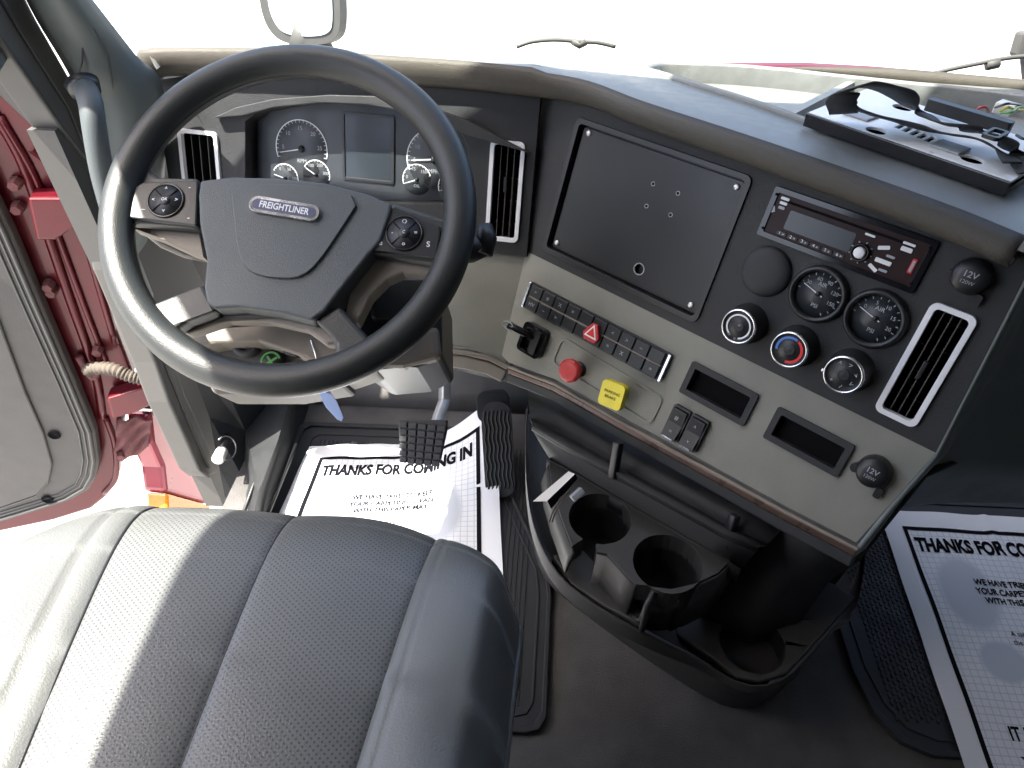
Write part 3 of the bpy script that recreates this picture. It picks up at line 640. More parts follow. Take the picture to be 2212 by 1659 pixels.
# ================================================================== radio
rd = thing('car_radio', FC.p(.098, -.062, 0), 'glossy black single-slot radio with dark red display and small silver dial', 'radio')
MB().ring(FC, rrect(.098, -.030, .1995, .0635, .003), rrect(.098, -.030, .186, .051, .002), -.010, .004).build('radio_surround', 'blackgloss', rd, bevel=.001)
rf = MB().ext(FC, rrect(.098, -.030, .188, .053, .002), -.012, .0015).build('radio_face', 'radioface', rd, bevel=.001)
MB().box(FC, .02, .172, -.0135, -.0105, .0015, .0022).build('disc_slot', 'dark', rf)
MB().ext(FC, rrect(.070, -.032, .085, .024, .002), .0015, .0020).build('display', 'screen', rf)
def bt(u, v, w, h, rot=0, m='dim'): MB().ext(FC, rrect(u, v, w, h, .001, rot=rot), .0015, .003).build('button', m, rf)
for i in range(3): bt(.0155, -.0095-.0058*i, (.011, .0095, .008)[i], .0034, 0, 'white' if i < 2 else 'dim')
bt(.0055, -.026, .006, .008, .5)
for i in range(6):
    bt(.028+.0152*i, -.0505, .012, .0045, 0, 'black'); mb = MB(); text(mb, FC, str(i+1), .026+.0152*i, -.0502, .0055, .0033); text(mb, FC, '>', .0305+.0152*i, -.0508, .0045, .0033); mb.build('symbol', 'white', rf)
MB().lathe(FC, (.1255, -.0385), [(.0105, .001), (.0105, .008), (.009, .0085), (.0088, .007)], 28).build('dial_ring', 'black', rf)
MB().lathe(FC, (.1255, -.0385), [(0, .0105), (.005, .0103), (.0065, .0095), (.007, .006)], 24).build('volume_dial', 'silver', rf)
for i in range(9):
    a = R(40*i); MB().lathe(FC, (.1255+.0125*math.cos(a), -.0385+.0125*math.sin(a)), [(0, .0026), (.0011, .0024), (.0012, .0015)], 8).build('button', 'dim', rf)
for (u, v, w, h, rt) in ((.127, -.0165, .012, .0025, 0), (.147, -.0245, .013, .0045, .35), (.153, -.0395, .0185, .005, 0), (.1455, -.050, .012, .0042, -.45), (.158, -.0315, .010, .0028, 0), (.157, -.049, .010, .0028, 0), (.170, -.0115, .014, .0028, 0), (.170, -.018, .0125, .0052, 0)): bt(u, v, w, h, rt, 'white' if w > .0115 else 'dim')
bt(.1835, -.033, .005, .017, 0, 'redp'); MB().ext(FC, rrect(.1835, -.033, .003, .013, .0008), .003, .0035).build('button', 'dim', rf)
for u, v in ((.0035, -.0075), (.0035, -.0515), (.1915, -.0075), (.1915, -.0515)): MB().lathe(FC, (u, v), [(0, .0045), (.0018, .0045), (.0018, .002)], 10).build('screw', 'dark', rd)
# ================================================================== steering wheel
FW = fr((-.3285, .7553, .8043), -3, 54); RW, rw = .2115, .0204
sw = thing('steering_wheel', FW.p(0, 0, -.10), 'dark four spoke truck steering wheel with grey hub and oval chrome badge', 'steering wheel')
n = 20; prof = [(RW+rw*math.cos(2*math.pi*i/n), rw*1.02*math.sin(2*math.pi*i/n)) for i in range(n+1)]
MB().lathe(FW, (0, 0), prof, 128).build('rim', 'wheel', sw)
MB().lathe(FW, (0, 0), [(RW-rw*.99, -.0015), (RW-rw*1.012, -.0008), (RW-rw*1.012, .0008), (RW-rw*.99, .0015)], 128).build('rim_stitching', 'black', sw)
hubP = P2(FW, [(432, 389), (500, 381), (600, 384), (700, 394), (800, 420), (846, 441), (843, 458), (822, 520), (800, 545), (762, 592), (700, 672), (672, 692), (600, 673), (520, 663), (462, 666), (446, 655), (440, 620), (446, 560), (438, 520), (430, 480), (428, 420)], .010)
MB().ext(FW, hubP, -.040, .010).build('hub_pad', 'hub', sw, bevel=.009, seg=4)
isl = P2(FW, [(497, 402), (505, 470), (512, 540), (528, 582), (560, 600), (620, 607), (657, 601), (690, 573), (740, 500), (786, 428), (700, 404), (600, 396)], .010)
MB().ext(FW, smooth_poly(isl, 1), .002, .0140, taper=.97).build('hub_center', 'hub', sw, bevel=.007, seg=5)
b0, b1 = FW.uv(540, 439, .017), FW.uv(690, 464, .017); bc_ = ((b0[0]+b1[0])/2, (b0[1]+b1[1])/2); ba = math.atan2(b1[1]-b0[1], b1[0]-b0[0]); bl = math.hypot(b1[0]-b0[0], b1[1]-b0[1])
bd = MB().ext(FW, rrect(*bc_, bl, .0205, .0101, 8, ba), .0160, .0192).build('badge', 'chrome', sw, bevel=.0012)
MB().ext(FW, rrect(*bc_, bl-.007, .0135, .0066, 8, ba), .0192, .0195).build('badge_field', mat('badge blue', (.09, .10, .16), .3), bd)
text(MB(), FW, 'FREIGHTLINER', *bc_, .0118, .0198, rot=ba, bold=.0002, sx=.80).build('lettering', 'white', bd)
# spokes
def spoke(px, w0, w1, name='spoke', m='wheel', bev=.006): return MB().ext(FW, P2(FW, px, w1), w0, w1).build(name, m, sw, bevel=bev, seg=3)
spoke([(236, 380), (262, 330), (300, 345), (345, 382), (430, 384), (430, 494), (262, 478), (240, 440)], -.020, .000)
spoke([(846, 436), (960, 470), (990, 420), (1010, 480), (985, 575), (940, 568), (800, 548)], -.020, .000)
spoke([(322, 658), (440, 612), (470, 670), (404, 694), (352, 728), (335, 765), (300, 720)], -.022, .003)
spoke([(676, 690), (732, 658), (808, 742), (880, 716), (850, 770), (770, 805), (690, 822), (722, 782), (722, 740), (700, 712)], -.022, .003)
spoke([(262, 470), (428, 488), (440, 556), (400, 540), (340, 512), (285, 492)], -.042, -.020, 'back_cover', 'tan', .004)
spoke([(788, 540), (950, 556), (938, 592), (870, 588), (836, 604), (800, 640), (770, 700), (742, 690), (760, 600)], -.046, -.020, 'back_cover', 'tan', .004)
spoke([(455, 650), (680, 676), (730, 740), (705, 745), (660, 712), (580, 694), (490, 692), (400, 722), (385, 700)], -.046, -.021, 'back_cover', 'tan', .004)
def bpad(px, c, r, lab, marks):
    p = MB().ext(FW, P2(FW, px, .006), -.002, .006).build('button_pad', 'dash2', sw, bevel=.002, label=lab)
    cc = FW.uv(*c, .008)
    MB().lathe(FW, cc, [(r*1.07, .004), (r*1.07, .0075), (r, .0085), (r*.96, .0078)], 40).build('dial_ring', 'blackgloss', p)
    MB().lathe(FW, cc, [(0, .0085), (r*.97, .0075), (r*.97, .005)], 40).build('round_pad', 'dash2', p)
    MB().lathe(FW, cc, [(0, .0102), (r*.26, .010), (r*.32, .0085), (r*.34, .007)], 28).build('center_button', 'black', p)
    for k in range(4):
        a = R(45+90*k); MB().box(FW.off(cc[0], cc[1], 0, a), r*.36, r*.94, -.0004, .0004, .0078, .0088).build('groove', 'dark', p)
        a = R(90*k); text(MB(), FW, marks[k], cc[0]+r*.66*math.cos(a), cc[1]+r*.66*math.sin(a), .0075, .0092).build('symbol', 'white', p)
    text(MB(), FW, marks[4], *cc, .0055, .0106).build('symbol', 'white', p)
    return p, cc
p, cc = bpad([(290, 404), (306, 394), (428, 390), (424, 488), (276, 470), (272, 450)], (357, 432), .0215, 'left thumb button pad with a round four way control', ['>', '^', '<', 'v', 'OK'])
for (x, y, s) in ((309, 452, '~'), (410, 404, '-'), (407, 470, '-')): u, v = FW.uv(x, y, .0066); text(MB(), FW, s, u, v, .010, .0066).build('symbol', 'white', p)
p, cc = bpad([(850, 444), (950, 488), (952, 500), (944, 556), (806, 540), (812, 520)], (873, 503), .0215, 'right thumb button pad with cruise control dial', ['=', 'O', '-', 'o', 'C'])
for (x, y, s) in ((838, 466, 'r'), (822, 524, 'e'), (925, 528, 'S')): u, v = FW.uv(x, y, .0066); text(MB(), FW, s, u, v, .010, .0066, bold=.0002).build('symbol', 'white', p)
# ================================================================== steering column
sc_ = thing('steering_column', FW.p(0, -.1, -.30), 'taupe steering column shroud with ignition lock and stalks behind the wheel', 'steering column')
MB().lathe(FW, (0, -.01), [(.052, -.035), (.06, -.07), (.085, -.09), (.085, -.22)], 32).build('column_boot', 'black', sc_)
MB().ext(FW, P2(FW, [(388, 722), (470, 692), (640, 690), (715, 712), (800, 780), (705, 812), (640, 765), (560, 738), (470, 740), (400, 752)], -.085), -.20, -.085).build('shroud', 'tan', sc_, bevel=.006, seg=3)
MB().ext(FW, P2(FW, [(400, 745), (470, 735), (600, 735), (740, 790), (740, 830), (620, 850), (460, 850)], -.125), -.21, -.125).build('shroud', mat('taupe plastic with painted shade', (.10, .09, .08), .6), sc_, bevel=.005)  # taupe darkened: shade on the lower shroud put into the colour
u, v = FW.uv(530, 738, -.115)
ig = MB().lathe(FW, (u, v), [(.022, -.14), (.021, -.118), (.017, -.113), (.012, -.114), (.0115, -.120)], 32).build('ignition_lock', 'seal', sc_)
MB().lathe(FW, (u, v), [(0, -.1150), (.0085, -.1155), (.0095, -.119), (.0095, -.13)], 24).build('lock_face', 'ivory', ig); MB().box(FW, u-.004, u+.004, v-.0008, v+.0008, -.1152, -.1145).build('key_slot', 'dark', ig)
u, v = FW.uv(583, 780, -.110)
gk = MB().lathe(FW, (u, v), [(0, -.1125), (.015, -.1125), (.0175, -.116), (.017, -.14)], 28).build('column_knob', 'black', sc_)
arc(MB(), FW, (u, v), .0125, .0028, 20, 330, -.1120).build('arrow_mark', 'green', gk); mb = MB(); tick(mb, FW, (u, v), -.010, .010, 35, .003, -.1119); mb.build('arrow_mark', 'green', gk); mb = MB(); tick(mb, FW, (u, v), -.009, .009, 125, .003, -.1118); mb.build('arrow_mark', 'green', gk)
MB().ext(FW, P2(FW, [(742, 655), (800, 600), (880, 585), (952, 600), (955, 768), (900, 792), (800, 800), (740, 760)], -.14), -.32, -.14).build('column_cover', 'black', sc_, bevel=.012, seg=3)
MB().ext(FW, P2(FW, [(800, 640), (845, 600), (930, 600), (925, 640), (860, 690), (800, 690)], -.11), -.13, -.11).build('column_cover', 'black', sc_, bevel=.006)
MB().ext(FW, P2(FW, [(760, 720), (860, 738), (945, 700), (952, 770), (870, 792), (770, 790)], -.13), -.16, -.13).build('lower_cover', 'tan', sc_, bevel=.008)
def wp(x, y, w): u, v = FW.uv(x, y, w); return FW.p(u, v, w)
MB().tube([wp(880, 560, -.055), wp(960, 560, -.052), wp(1015, 545, -.048), wp(1040, 530, -.046)], [.008, .010, .014, .016], 14).build('stalk', 'black', sc_)
st = MB().tube([wp(1046, 490, -.042), wp(1052, 515, -.042), wp(1046, 550, -.044)], [.011, .013, .011], 14).build('stalk_end', 'black', sc_)
MB().tube([wp(460, 545, -.06), wp(410, 535, -.055), wp(355, 516, -.050), (wp(318, 498, -.048))], [.018, .017, .012, .004], 14, flat_=.5).build('stalk', 'black', sc_, label='leaf shaped left stalk under the spoke')
MB().tube([wp(452, 562, -.062), wp(400, 552, -.060), wp(350, 530, -.056), wp(312, 500, -.052)], .0035, 8).build('stalk_edge', 'tan', sc_)
# key with tag
kt = thing('ignition_key', wp(640, 745, -.12), 'black key in the column with silver ring and a blue plastic tag hanging down', 'key')
MB().ext(FW, P2(FW, [(600, 745), (612, 732), (640, 722), (670, 735), (672, 760), (640, 772), (615, 765)], -.095), -.105, -.094).build('key_head', 'black', kt, bevel=.003)
MB().tube([wp(672, 735, -.085), wp(680, 760, -.08), wp(690, 800, -.085), wp(684, 800, -.09), wp(672, 760, -.09)], .0012, 6, closed=True).build('key_ring', 'chrome', kt)
MB().tube([wp(690, 800, -.085), wp(700, 830, -.10), wp(706, 846, -.13)], .002, 6).build('tag_strap', 'bluetag', kt)
MB().ext(FW, P2(FW, [(688, 850), (712, 845), (728, 868), (742, 902), (738, 910), (728, 906), (704, 880)], -.13), -.132, -.130).build('key_tag', 'bluetag', kt, bevel=.0005)
# ================================================================== seat
seat = thing('driver_seat', (-.275, .2, 0), 'grey leatherette driver seat cushion with perforated centre and raised smooth bolsters', 'seat')
def sx_(y):      # seam positions across
    k = min(1, max(0, (y-.0)/.44)); e = k
    return [-.275-.315-.004*k, -.275-.104-.058*e, -.275+.002-.004*(1-k), -.275+.118+.046*e, -.275+.246+.014*k]
pr = crom([(-.12, 0, 0), (.0, 0, 0), (.12, 0, .0), (.24, 0, .004), (.34, 0, .004), (.400, 0, -.003), (.442, 0, -.020), (.468, 0, -.050), (.478, 0, -.10), (.470, 0, -.20)], 7)
def seatpt(seg, t, v):
    q = pr[min(int(v*(len(pr)-1)+.5), len(pr)-1)]; y, dz = q.x, q.z
    X_ = sx_(y); a, b = X_[seg], X_[seg+1]; x = a+(b-a)*t
    s = (x+.275)/.252; z = .632+dz
    if seg in (1, 2): z += .007*math.sin(math.pi*t)**.45 - .006; 
    else:
        o = t if seg == 3 else 1-t        # 0 at inner seam, 1 outside
        z += (.014 if seg == 3 else .006)*math.sin(min(1, o*1.3)*math.pi*.72)+.004*(math.sin(math.pi*min(1, o*6))**.5 if o < 1/6 else 1)-.004
        if o > .62: k = (o-.62)/.38; z -= .105*k**2.6
        w = math.exp(-((y-.12)/.14)**2)*math.exp(-((o-.75)/.3)**2)
        z += .009*w*math.sin(38*(x*.55+y*1.1)+2.2*math.sin(9*y)) if seg == 3 else .008*w*math.sin(30*(x*.9+y)+2*math.sin(7*y))
        if seg == 0: z -= .005*math.exp(-((y-.235+.12*(x+.45))/.006)**2)
    y -= (.070*(max(0, s-.2)/.8)**2.1 if s > 0 else .115*(max(0, -s-.62)/.6)**2.0)*max(0, (y-.1)/.36)
    if dz < -.01: x = -.275+(x+.275)*(1-.02*min(1, -dz/.1))
    return V((x, y, z))
for seg, nm, m_ in ((0, 'bolster', 'leather'), (1, 'cushion_insert', 'perf'), (2, 'cushion_insert', 'perf'), (3, 'bolster', 'leather')):
    MB().grid(lambda t, v, seg=seg: seatpt(seg, t, v), 36, 70).build(nm, m_, seat)
for seg in (0, 1, 2):
    MB().tube([seatpt(seg, 1, v/70)+Z*-.0015 for v in range(71)], .0022, 6).build('seam', 'black', seat)
def pip(seg, t): return [seatpt(seg, t, v/70)+Z*.001 for v in range(71)]
MB().tube(pip(3, .985), .0035, 8).build('piping', 'leather', seat); MB().tube(pip(0, .015), .0035, 8).build('piping', 'leather', seat)
rs = [seatpt(3, 1, v/70) for v in range(71)]; ls = [seatpt(0, 0, v/70) for v in range(71)]
for L, k in ((rs, 1), (ls, -1)):
    MB().loft([L, [p+V((-.004*k, -.002, -.05)) for p in L], [p+V((-.03*k, -.01, -.14)) for p in L]], closed=False).build('side_skirt', 'rubber', seat)
MB().box(WORLD, -.48, -.07, -.1, .36, .0, .44).build('seat_base', 'rubber', seat, bevel=.03)
# ================================================================== mats and paper
def matbody(poly, name, lab, ribs):
    t = thing(name, (poly[0][0], poly[0][1], 0), lab, 'floor mat')
    MB().ext(flat(.003), poly, 0, .005).build('mat_base', 'rubber', t, bevel=.002)
    cxx = sum(p[0] for p in poly)/len(poly); cyy = sum(p[1] for p in poly)/len(poly)
    w = max(p[0] for p in poly)-min(p[0] for p in poly); h = max(p[1] for p in poly)-min(p[1] for p in poly)
    s1 = [(cxx+(x-cxx)*(1-.03/w*2), cyy+(y-cyy)*(1-.03/h*2)) for x, y in poly]
    MB().ring(flat(.008), poly, [(cxx+(x-cxx)*(1-.012/w*2), cyy+(y-cyy)*(1-.012/h*2)) for x, y in poly], 0, .006).build('raised_edge', 'rubber', t, bevel=.002)
    MB().ring(flat(.008), s1, [(cxx+(x-cxx)*(1-.036/w*2), cyy+(y-cyy)*(1-.036/h*2)) for x, y in poly], 0, .003).build('raised_border', 'rubber', t, bevel=.001)
    x0, x1 = min(p[0] for p in s1)+.03, max(p[0] for p in s1)-.03; y0, y1 = min(p[1] for p in s1)+.03, max(p[1] for p in s1)-.03
    mb = MB()
    if ribs == 'lines':
        k = x0
        while k < x1: mb.box(WORLD, k, k+.003, y0, y1, .008, .0105); k += .010
    else:
        k = x0; i = 0
        while k < x1:
            l = y0+(.006 if i % 2 else 0)
            while l < y1-.01:
                mb.box(WORLD, k, k+.004, l, l+.007, .008, .0105); l += .0125
            k += .0085; i += 1
    mb.build('tread', 'rubber', t); return t
pd = [(-.600, 1.150), (-.585, 1.165), (-.17, 1.175), (-.15, 1.16), (-.015, .86), (.018, .79), (.026, .73), (.024, .50), (.012, .478), (-.01, .472), (-.58, .46), (-.605, .48)]
matbody(pd, 'rubber_floor_mat', 'black rubber floor mat of the driver with a raised rim under the pedals', 'lines')
pp = [(.56, .98), (.575, 1.05), (1.28, 1.06), (1.30, 1.04), (1.30, .50), (1.28, .482), (.655, .482), (.61, .50), (.58, .545), (.565, .62)]
matbody(pp, 'rubber_floor_mat', 'black studded rubber floor mat on the dark passenger side', 'studs')
def paper(fn, name, lab, w=.42, h=.53):
    t = thing(name, fn(.5, 1), lab, 'paper floor mat', 'printed paper floor mats')
    mb = MB(); mb.grid(lambda a, b: fn(a, 1-b), 40, 48, uv=True); mb.build('sheet', 'paper', t)
    def put(mb, a, b, up=.0012):
        e = .004; p = fn(a, b); n = (fn(a+e, b)-p).cross(fn(a, b-e)-p)
        if n.length > 0: n.normalize()
        if n.z < 0: n = -n
        return p+n*up
    def strip(a0, b0, a1, b1, n=24):
        mb = MB(); hor = abs(a1-a0) > abs(b1-b0)
        L = []
        for i in range(n+1):
            k = i/n
            if hor: L.append((put(mb, a0+(a1-a0)*k, b0), put(mb, a0+(a1-a0)*k, b1)))
            else: L.append((put(mb, a0, b0+(b1-b0)*k), put(mb, a1, b0+(b1-b0)*k)))
        vs = [q for p in L for q in p]; mb.add(vs, [(2*i, 2*i+1, 2*i+3, 2*i+2) for i in range(n)]); return mb
    bx = (.085, .915, .075, .925); th = .019
    mb = MB()
    for a in ((bx[0], bx[2], bx[1], bx[2]+th*.8), (bx[0], bx[3]-th*.8, bx[1], bx[3]), (bx[0], bx[2]+th*.8, bx[0]+th, bx[3]-th*.8), (bx[1]-th, bx[2]+th*.8, bx[1], bx[3]-th*.8)):
        q = strip(*a); mb.add(q.v, q.f)
    mb.build('border_line', 'ink', t)
    def line(s, a, b, size, bold=0, sx=1, m='ink'):
        vs, fs = text_pts(s, size, bold, sx); mb = MB()
        bm = bmesh.new(); bv = [bm.verts.new((x, y, 0)) for x, y in vs]
        for f in fs:
            try: bm.faces.new([bv[i] for i in f])
            except ValueError: pass
        if size > .03:
            x = -.2
            while x < .2:
                bmesh.ops.bisect_plane(bm, geom=bm.verts[:]+bm.edges[:]+bm.faces[:], plane_co=(x, 0, 0), plane_no=(1, 0, 0)); x += .01
        bm.verts.index_update(); mb.add([put(mb, a+v.co.x/w, b-v.co.y/h) for v in bm.verts], [tuple(v.index for v in f.verts) for f in bm.faces]); bm.free()
        mb.build('printed_line', m, t)
    line('THANKS FOR COMING IN', .5, .155, .041, .0020, .66)
    for i, s in enumerate(('WE HAVE TRIED TO KEEP', 'YOUR CARPETING CLEAN', 'WITH THIS PAPER MAT')): line(s, .5, .300+.034*i, .0165, .0005, .84, 'ink')
    line('NOTE:', .5, .44, .014, .0002, .86); 
    for i, s in enumerate(('A satisfied customer is', 'the most valuable asset', 'in this business')): line(s, .5, .485+.03*i, .0135, .0001, .86)
    for i, s in enumerate(('Your comments', 'are always', 'welcome')): line(s, .5, .64+.03*i, .0135, .0001, .86)
    line('IT HAS BEEN A PLEASURE', .5, .80, .030, .0008, .72); line('TO SERVE YOU', .5, .865, .026, .0006, .75)
    return t
def drv(a, b):
    TL, TR, BL, BR = V((-.553, 1.080)), V((-.120, 1.150)), V((-.572, .555)), V((-.050, .600))
    p = TL.lerp(TR, a).lerp(BL.lerp(BR, a), b); z = .018+.004*math.sin(7*a+2*b)*math.sin(5*b+1)
    z += .0022*math.sin(23*a+9*b)*math.sin(14*b-11*a)+.005*max(0, 1-abs(b-.22-.1*a)/.035)*a
    k = max(0, a-.62)/.38*max(0, 1-b*2.1); z += .085*k*k*(3-2*k) ; p.y += .02*k
    z += .006*math.exp(-((a-.72-.1*b)/.05)**2)*(1-b); return V((p.x, p.y-.01*math.sin(math.pi*a)*(1-b), z+.010*math.exp(-((a-0)/.04)**2)*b))
paper(drv, 'paper_floor_mat', 'white printed paper mat creased under the brake pedal on the sunlit driver floor')
def pas(a, b):
    x, y = .722+.44*a-.028*b, .985-.575*b; return V((x, y, .017+.003*math.sin(6*a)*math.sin(5*b)+.002*math.sin(17*a+8*b)*math.sin(12*b-5*a)+.004*max(0, 1-abs(a-.5)/.03)))
paper(pas, 'paper_floor_mat', 'white printed paper mat in the shade of the passenger footwell, IT HAS line showing')
# ================================================================== pedals
bp = thing('brake_pedal', hz(915, 990, .16), 'black blocky rubber brake pedal on a bright steel arm', 'pedal')
c = CAM+ray(915, 957)*1.36; FP = fr(c, 4, 38)
pol = P2(FP, [(862, 908), (966, 908), (966, 925), (950, 1000), (940, 1005), (880, 1002), (868, 990), (860, 925)])
MB().ext(FP, pol, -.012, 0).build('pedal_pad', 'rubber', bp, bevel=.003)
mb = MB(); x0, x1 = pol[0][0], pol[1][0]; y1, y0 = pol[0][1], pol[5][1]
for i in range(5):
    for j in range(6):
        ta = 1-.14*j/5; hh_ = (y1-y0)/6*.38; w = (x1-x0)/5; xc = (x0+x1)/2+((i-2)*w)*ta; yc = y1-(y1-y0)*(j+.5)/6
        mb.box(FP, xc-w*.42*ta, xc+w*.42*ta, yc-hh_, yc+hh_, 0, .005)
mb.build('tread', 'rubber', bp, bevel=.0012)
MB().tube([CAM+ray(940, 925)*1.375, CAM+ray(948, 900)*1.40, CAM+ray(960, 865)*1.44, CAM+ray(962, 780)*1.42, CAM+ray(958, 700)*1.40], .0135, 4, flat_=1.2).build('pedal_arm', 'steel', bp, bevel=.002)
ap = thing('accelerator_pedal', hz(1075, 1050, .0), 'long rounded black accelerator pedal with vertical ribs', 'pedal')
a_ = hz(1082, 1075, .02); b_ = CAM+ray(1070, 868)*((CAM-V((0, 1.23, .17))).length if 0 else 1.50)
ux = V((1, .0, 0)); vy = (b_-a_); L_ = vy.length; vy.normalize(); ux = (ux-vy*ux.dot(vy)).normalized(); FA = Fr(a_, ux, vy, ux.cross(vy))
MB().ext(FA, rrect(0, L_/2, .066, L_, .030, 8), -.012, 0).build('pedal_pad', 'rubber', ap, bevel=.003)
mb = MB()
for i in range(7):
    x = -.026+.0087*i; mb.tube([FA.p(x+.0018*math.sin(k*1.1), .02+(L_-.04)*k/24, .001) for k in range(25)], .0022, 6)
mb.build('tread', 'rubber', ap)
MB().ext(FA, rrect(-.010, L_*.93, .07, .07, .02), -.08, -.035).build('pedal_housing', 'black', ap, bevel=.008)
# ================================================================== centre console
con = thing('center_console', (.2, .7, 0), 'dark moulded console with two cup holders above and a third lower down', 'console')
def pz(L, z): return [(p.x, p.y) for p in (hz(x, y, z) for x, y in L)]
base = [(-.055, 1.27), (-.045, 1.08), (-.030, .93), (.0, .80), (.05, .742), (.12, .685), (.20, .625), (.28, .572), (.33, .548), (.38, .548), (.44, .585), (.50, .65), (.60, .78), (.70, .92), (.78, 1.10), (.80, 1.27)]
def P3(L, z): return [V((x, y, z)) for x, y in L]
t1 = [hz(x, y, z) for x, y, z in ((1140, 868, .31), (1136, 930, .305), (1136, 1010, .30), (1146, 1100, .30), (1172, 1180, .30), (1215, 1245, .295), (1290, 1305, .29), (1380, 1356, .28), (1440, 1388, .255), (1500, 1418, .225), (1548, 1446, .205), (1592, 1470, .20), (1640, 1480, .20), (1700, 1462, .20), (1756, 1406, .20), (1804, 1350, .20), (1856, 1290, .20))]+[V((.62, .90, .20)), V((.66, 1.1, .20))]
def resamp(L, n):
    d = [0]
    for a, b in zip(L[:-1], L[1:]): d.append(d[-1]+(b-a).length)
    out = []; j = 0
    for i in range(n):
        t = d[-1]*i/(n-1)
        while j < len(d)-2 and d[j+1] < t: j += 1
        out.append(L[j].lerp(L[j+1], (t-d[j])/max(1e-9, d[j+1]-d[j])))
    return out
tb = resamp(crom(t1, 6), 60); bb_ = resamp(crom([V((x, y, 0)) for x, y in base], 6), 60)
def lrow(k, z): return [V((b.x*(1-k)+a.x*k, b.y*(1-k)+a.y*k, a.z*z)) for a, b in zip(tb, bb_)]
MB().loft([lrow(0, 0), lrow(.06, .02), lrow(.16, .10), lrow(.4, .35), lrow(.75, .70), lrow(.96, .93), lrow(1, .985), lrow(1.01, 1.0), lrow(1.04, .99), lrow(1.10, .93)], closed=False).build('console_body', 'console', con)
cen = V((.24, .74, 0))
def frow(t, dz): return [V((a.x+(cen.x-a.x)*t, a.y+(cen.y-a.y)*t, a.z-dz)) for a in tb[:37]]
MB().loft([frow(.02, .002), frow(.06, .018), frow(.14, .040), frow(.5, .046), frow(1, .05)], closed=False).build('console_floor', 'console', con)
# upper cup tray (keyhole outline)
TZ2 = .36; FT = flat(TZ2)
c1, c2 = hz(1296, 1119, TZ2), hz(1442, 1216, TZ2); r1, r2 = .0475, .0495
def cutouts(cc, r, lip):      # arc points from the front slot all round to the slot, lip = two (x,y) points
    a0 = math.atan2(lip[0][1]-cc.y, lip[0][0]-cc.x); a1 = math.atan2(lip[1][1]-cc.y, lip[1][0]-cc.x)
    while a1 > a0: a1 -= 2*math.pi
    return [(cc.x+r*math.cos(a0+(a1-a0)*i/28), cc.y+r*math.sin(a0+(a1-a0)*i/28)) for i in range(29)]
s1a, s1b = pz([(1234, 1196), (1286, 1196)], TZ2); s2a, s2b = pz([(1376, 1300), (1408, 1276)], TZ2)
slot1 = [((s1a[0]), (s1a[1]))]; 
arc1 = cutouts(c1, r1, ((s1a[0]+.006, s1a[1]+.01), (s1b[0]+.0, s1b[1]+.006)))
arc2 = cutouts(c2, r2, ((s2a[0]+.006, s2a[1]+.012), (s2b[0]+.0, s2b[1]+.012)))
fl = pz([(1186, 1000), (1192, 1050), (1210, 1110)], TZ2)
fr1 = pz([(1236, 1180)], TZ2); mid = pz([(1290, 1192), (1312, 1196), (1350, 1238), (1374, 1262)], TZ2)
rt = pz([(1412, 1268), (1450, 1272), (1500, 1262), (1550, 1238), (1590, 1200), (1618, 1158), (1630, 1115), (1560, 1090), (1400, 1010), (1215, 915)], TZ2)
out = fl+fr1+arc1+mid+arc2+rt
MB().ext(FT, out, -.040, 0).build('cup_tray', 'console', con, bevel=.0022)
for cc_, r_, sl in ((c1, r1, 250), (c2, r2, 262)):
    # cup wall is open at the front slot
    MB().lathe(flat(TZ2), (cc_.x, cc_.y), [(r_+.002, -.002), (r_-.001, -.05), (r_-.004, -.115), (0, -.118)], 44, a0=sl+28, a1=sl+332).build('cup_well', 'black', con)
wall = [p for p in (pz([(1374, 1262)], TZ2)+pz([(1350, 1238), (1312, 1196), (1290, 1192)], TZ2))]
MB().loft([[V((x, y, TZ2-.006)) for x, y in wall], [V((x-.006, y-.008, TZ2-.095)) for x, y in wall]], closed=False).build('front_wall', mat('charcoal plastic with painted light', (.08, .078, .075), .5, bump=.4, bscale=700), con, solid=.004)  # paler than the console: light on this wall put into the colour
rw_ = [p for p in pz([(1396, 1305), (1412, 1272), (1450, 1274), (1500, 1264), (1550, 1240), (1590, 1202), (1618, 1160), (1632, 1115)], TZ2)]
MB().loft([[V((x, y, TZ2-.004)) for x, y in rw_], [V((x+.002, y+.004, TZ2-.115)) for x, y in rw_]], closed=False).build('front_wall', 'console', con, solid=.006)
lw_ = pz([(1186, 1000), (1192, 1050), (1210, 1110), (1236, 1180), (1240, 1192)], TZ2)
MB().loft([[V((x, y, TZ2-.004)) for x, y in lw_], [V((x-.010, y-.006, TZ2-.045)) for x, y in lw_]], closed=False).build('front_wall', 'console', con, solid=.004)
led = pz([(1236, 1196), (1262, 1190), (1300, 1230), (1365, 1288), (1400, 1298), (1416, 1290), (1398, 1345), (1380, 1352), (1300, 1310), (1230, 1262), (1190, 1200)], .285)
MB().ext(flat(.285), led, -.02, .004).build('front_ledge', 'console', con, bevel=.004)
tip = pz([(1372, 1338), (1404, 1282), (1420, 1290), (1392, 1345)], .31)
MB().tube([hz(1368, 1332, .295), hz(1384, 1340, .30), hz(1400, 1300, .335), hz(1410, 1282, .355)], .004, 8).build('lip_edge', 'dash2', con)
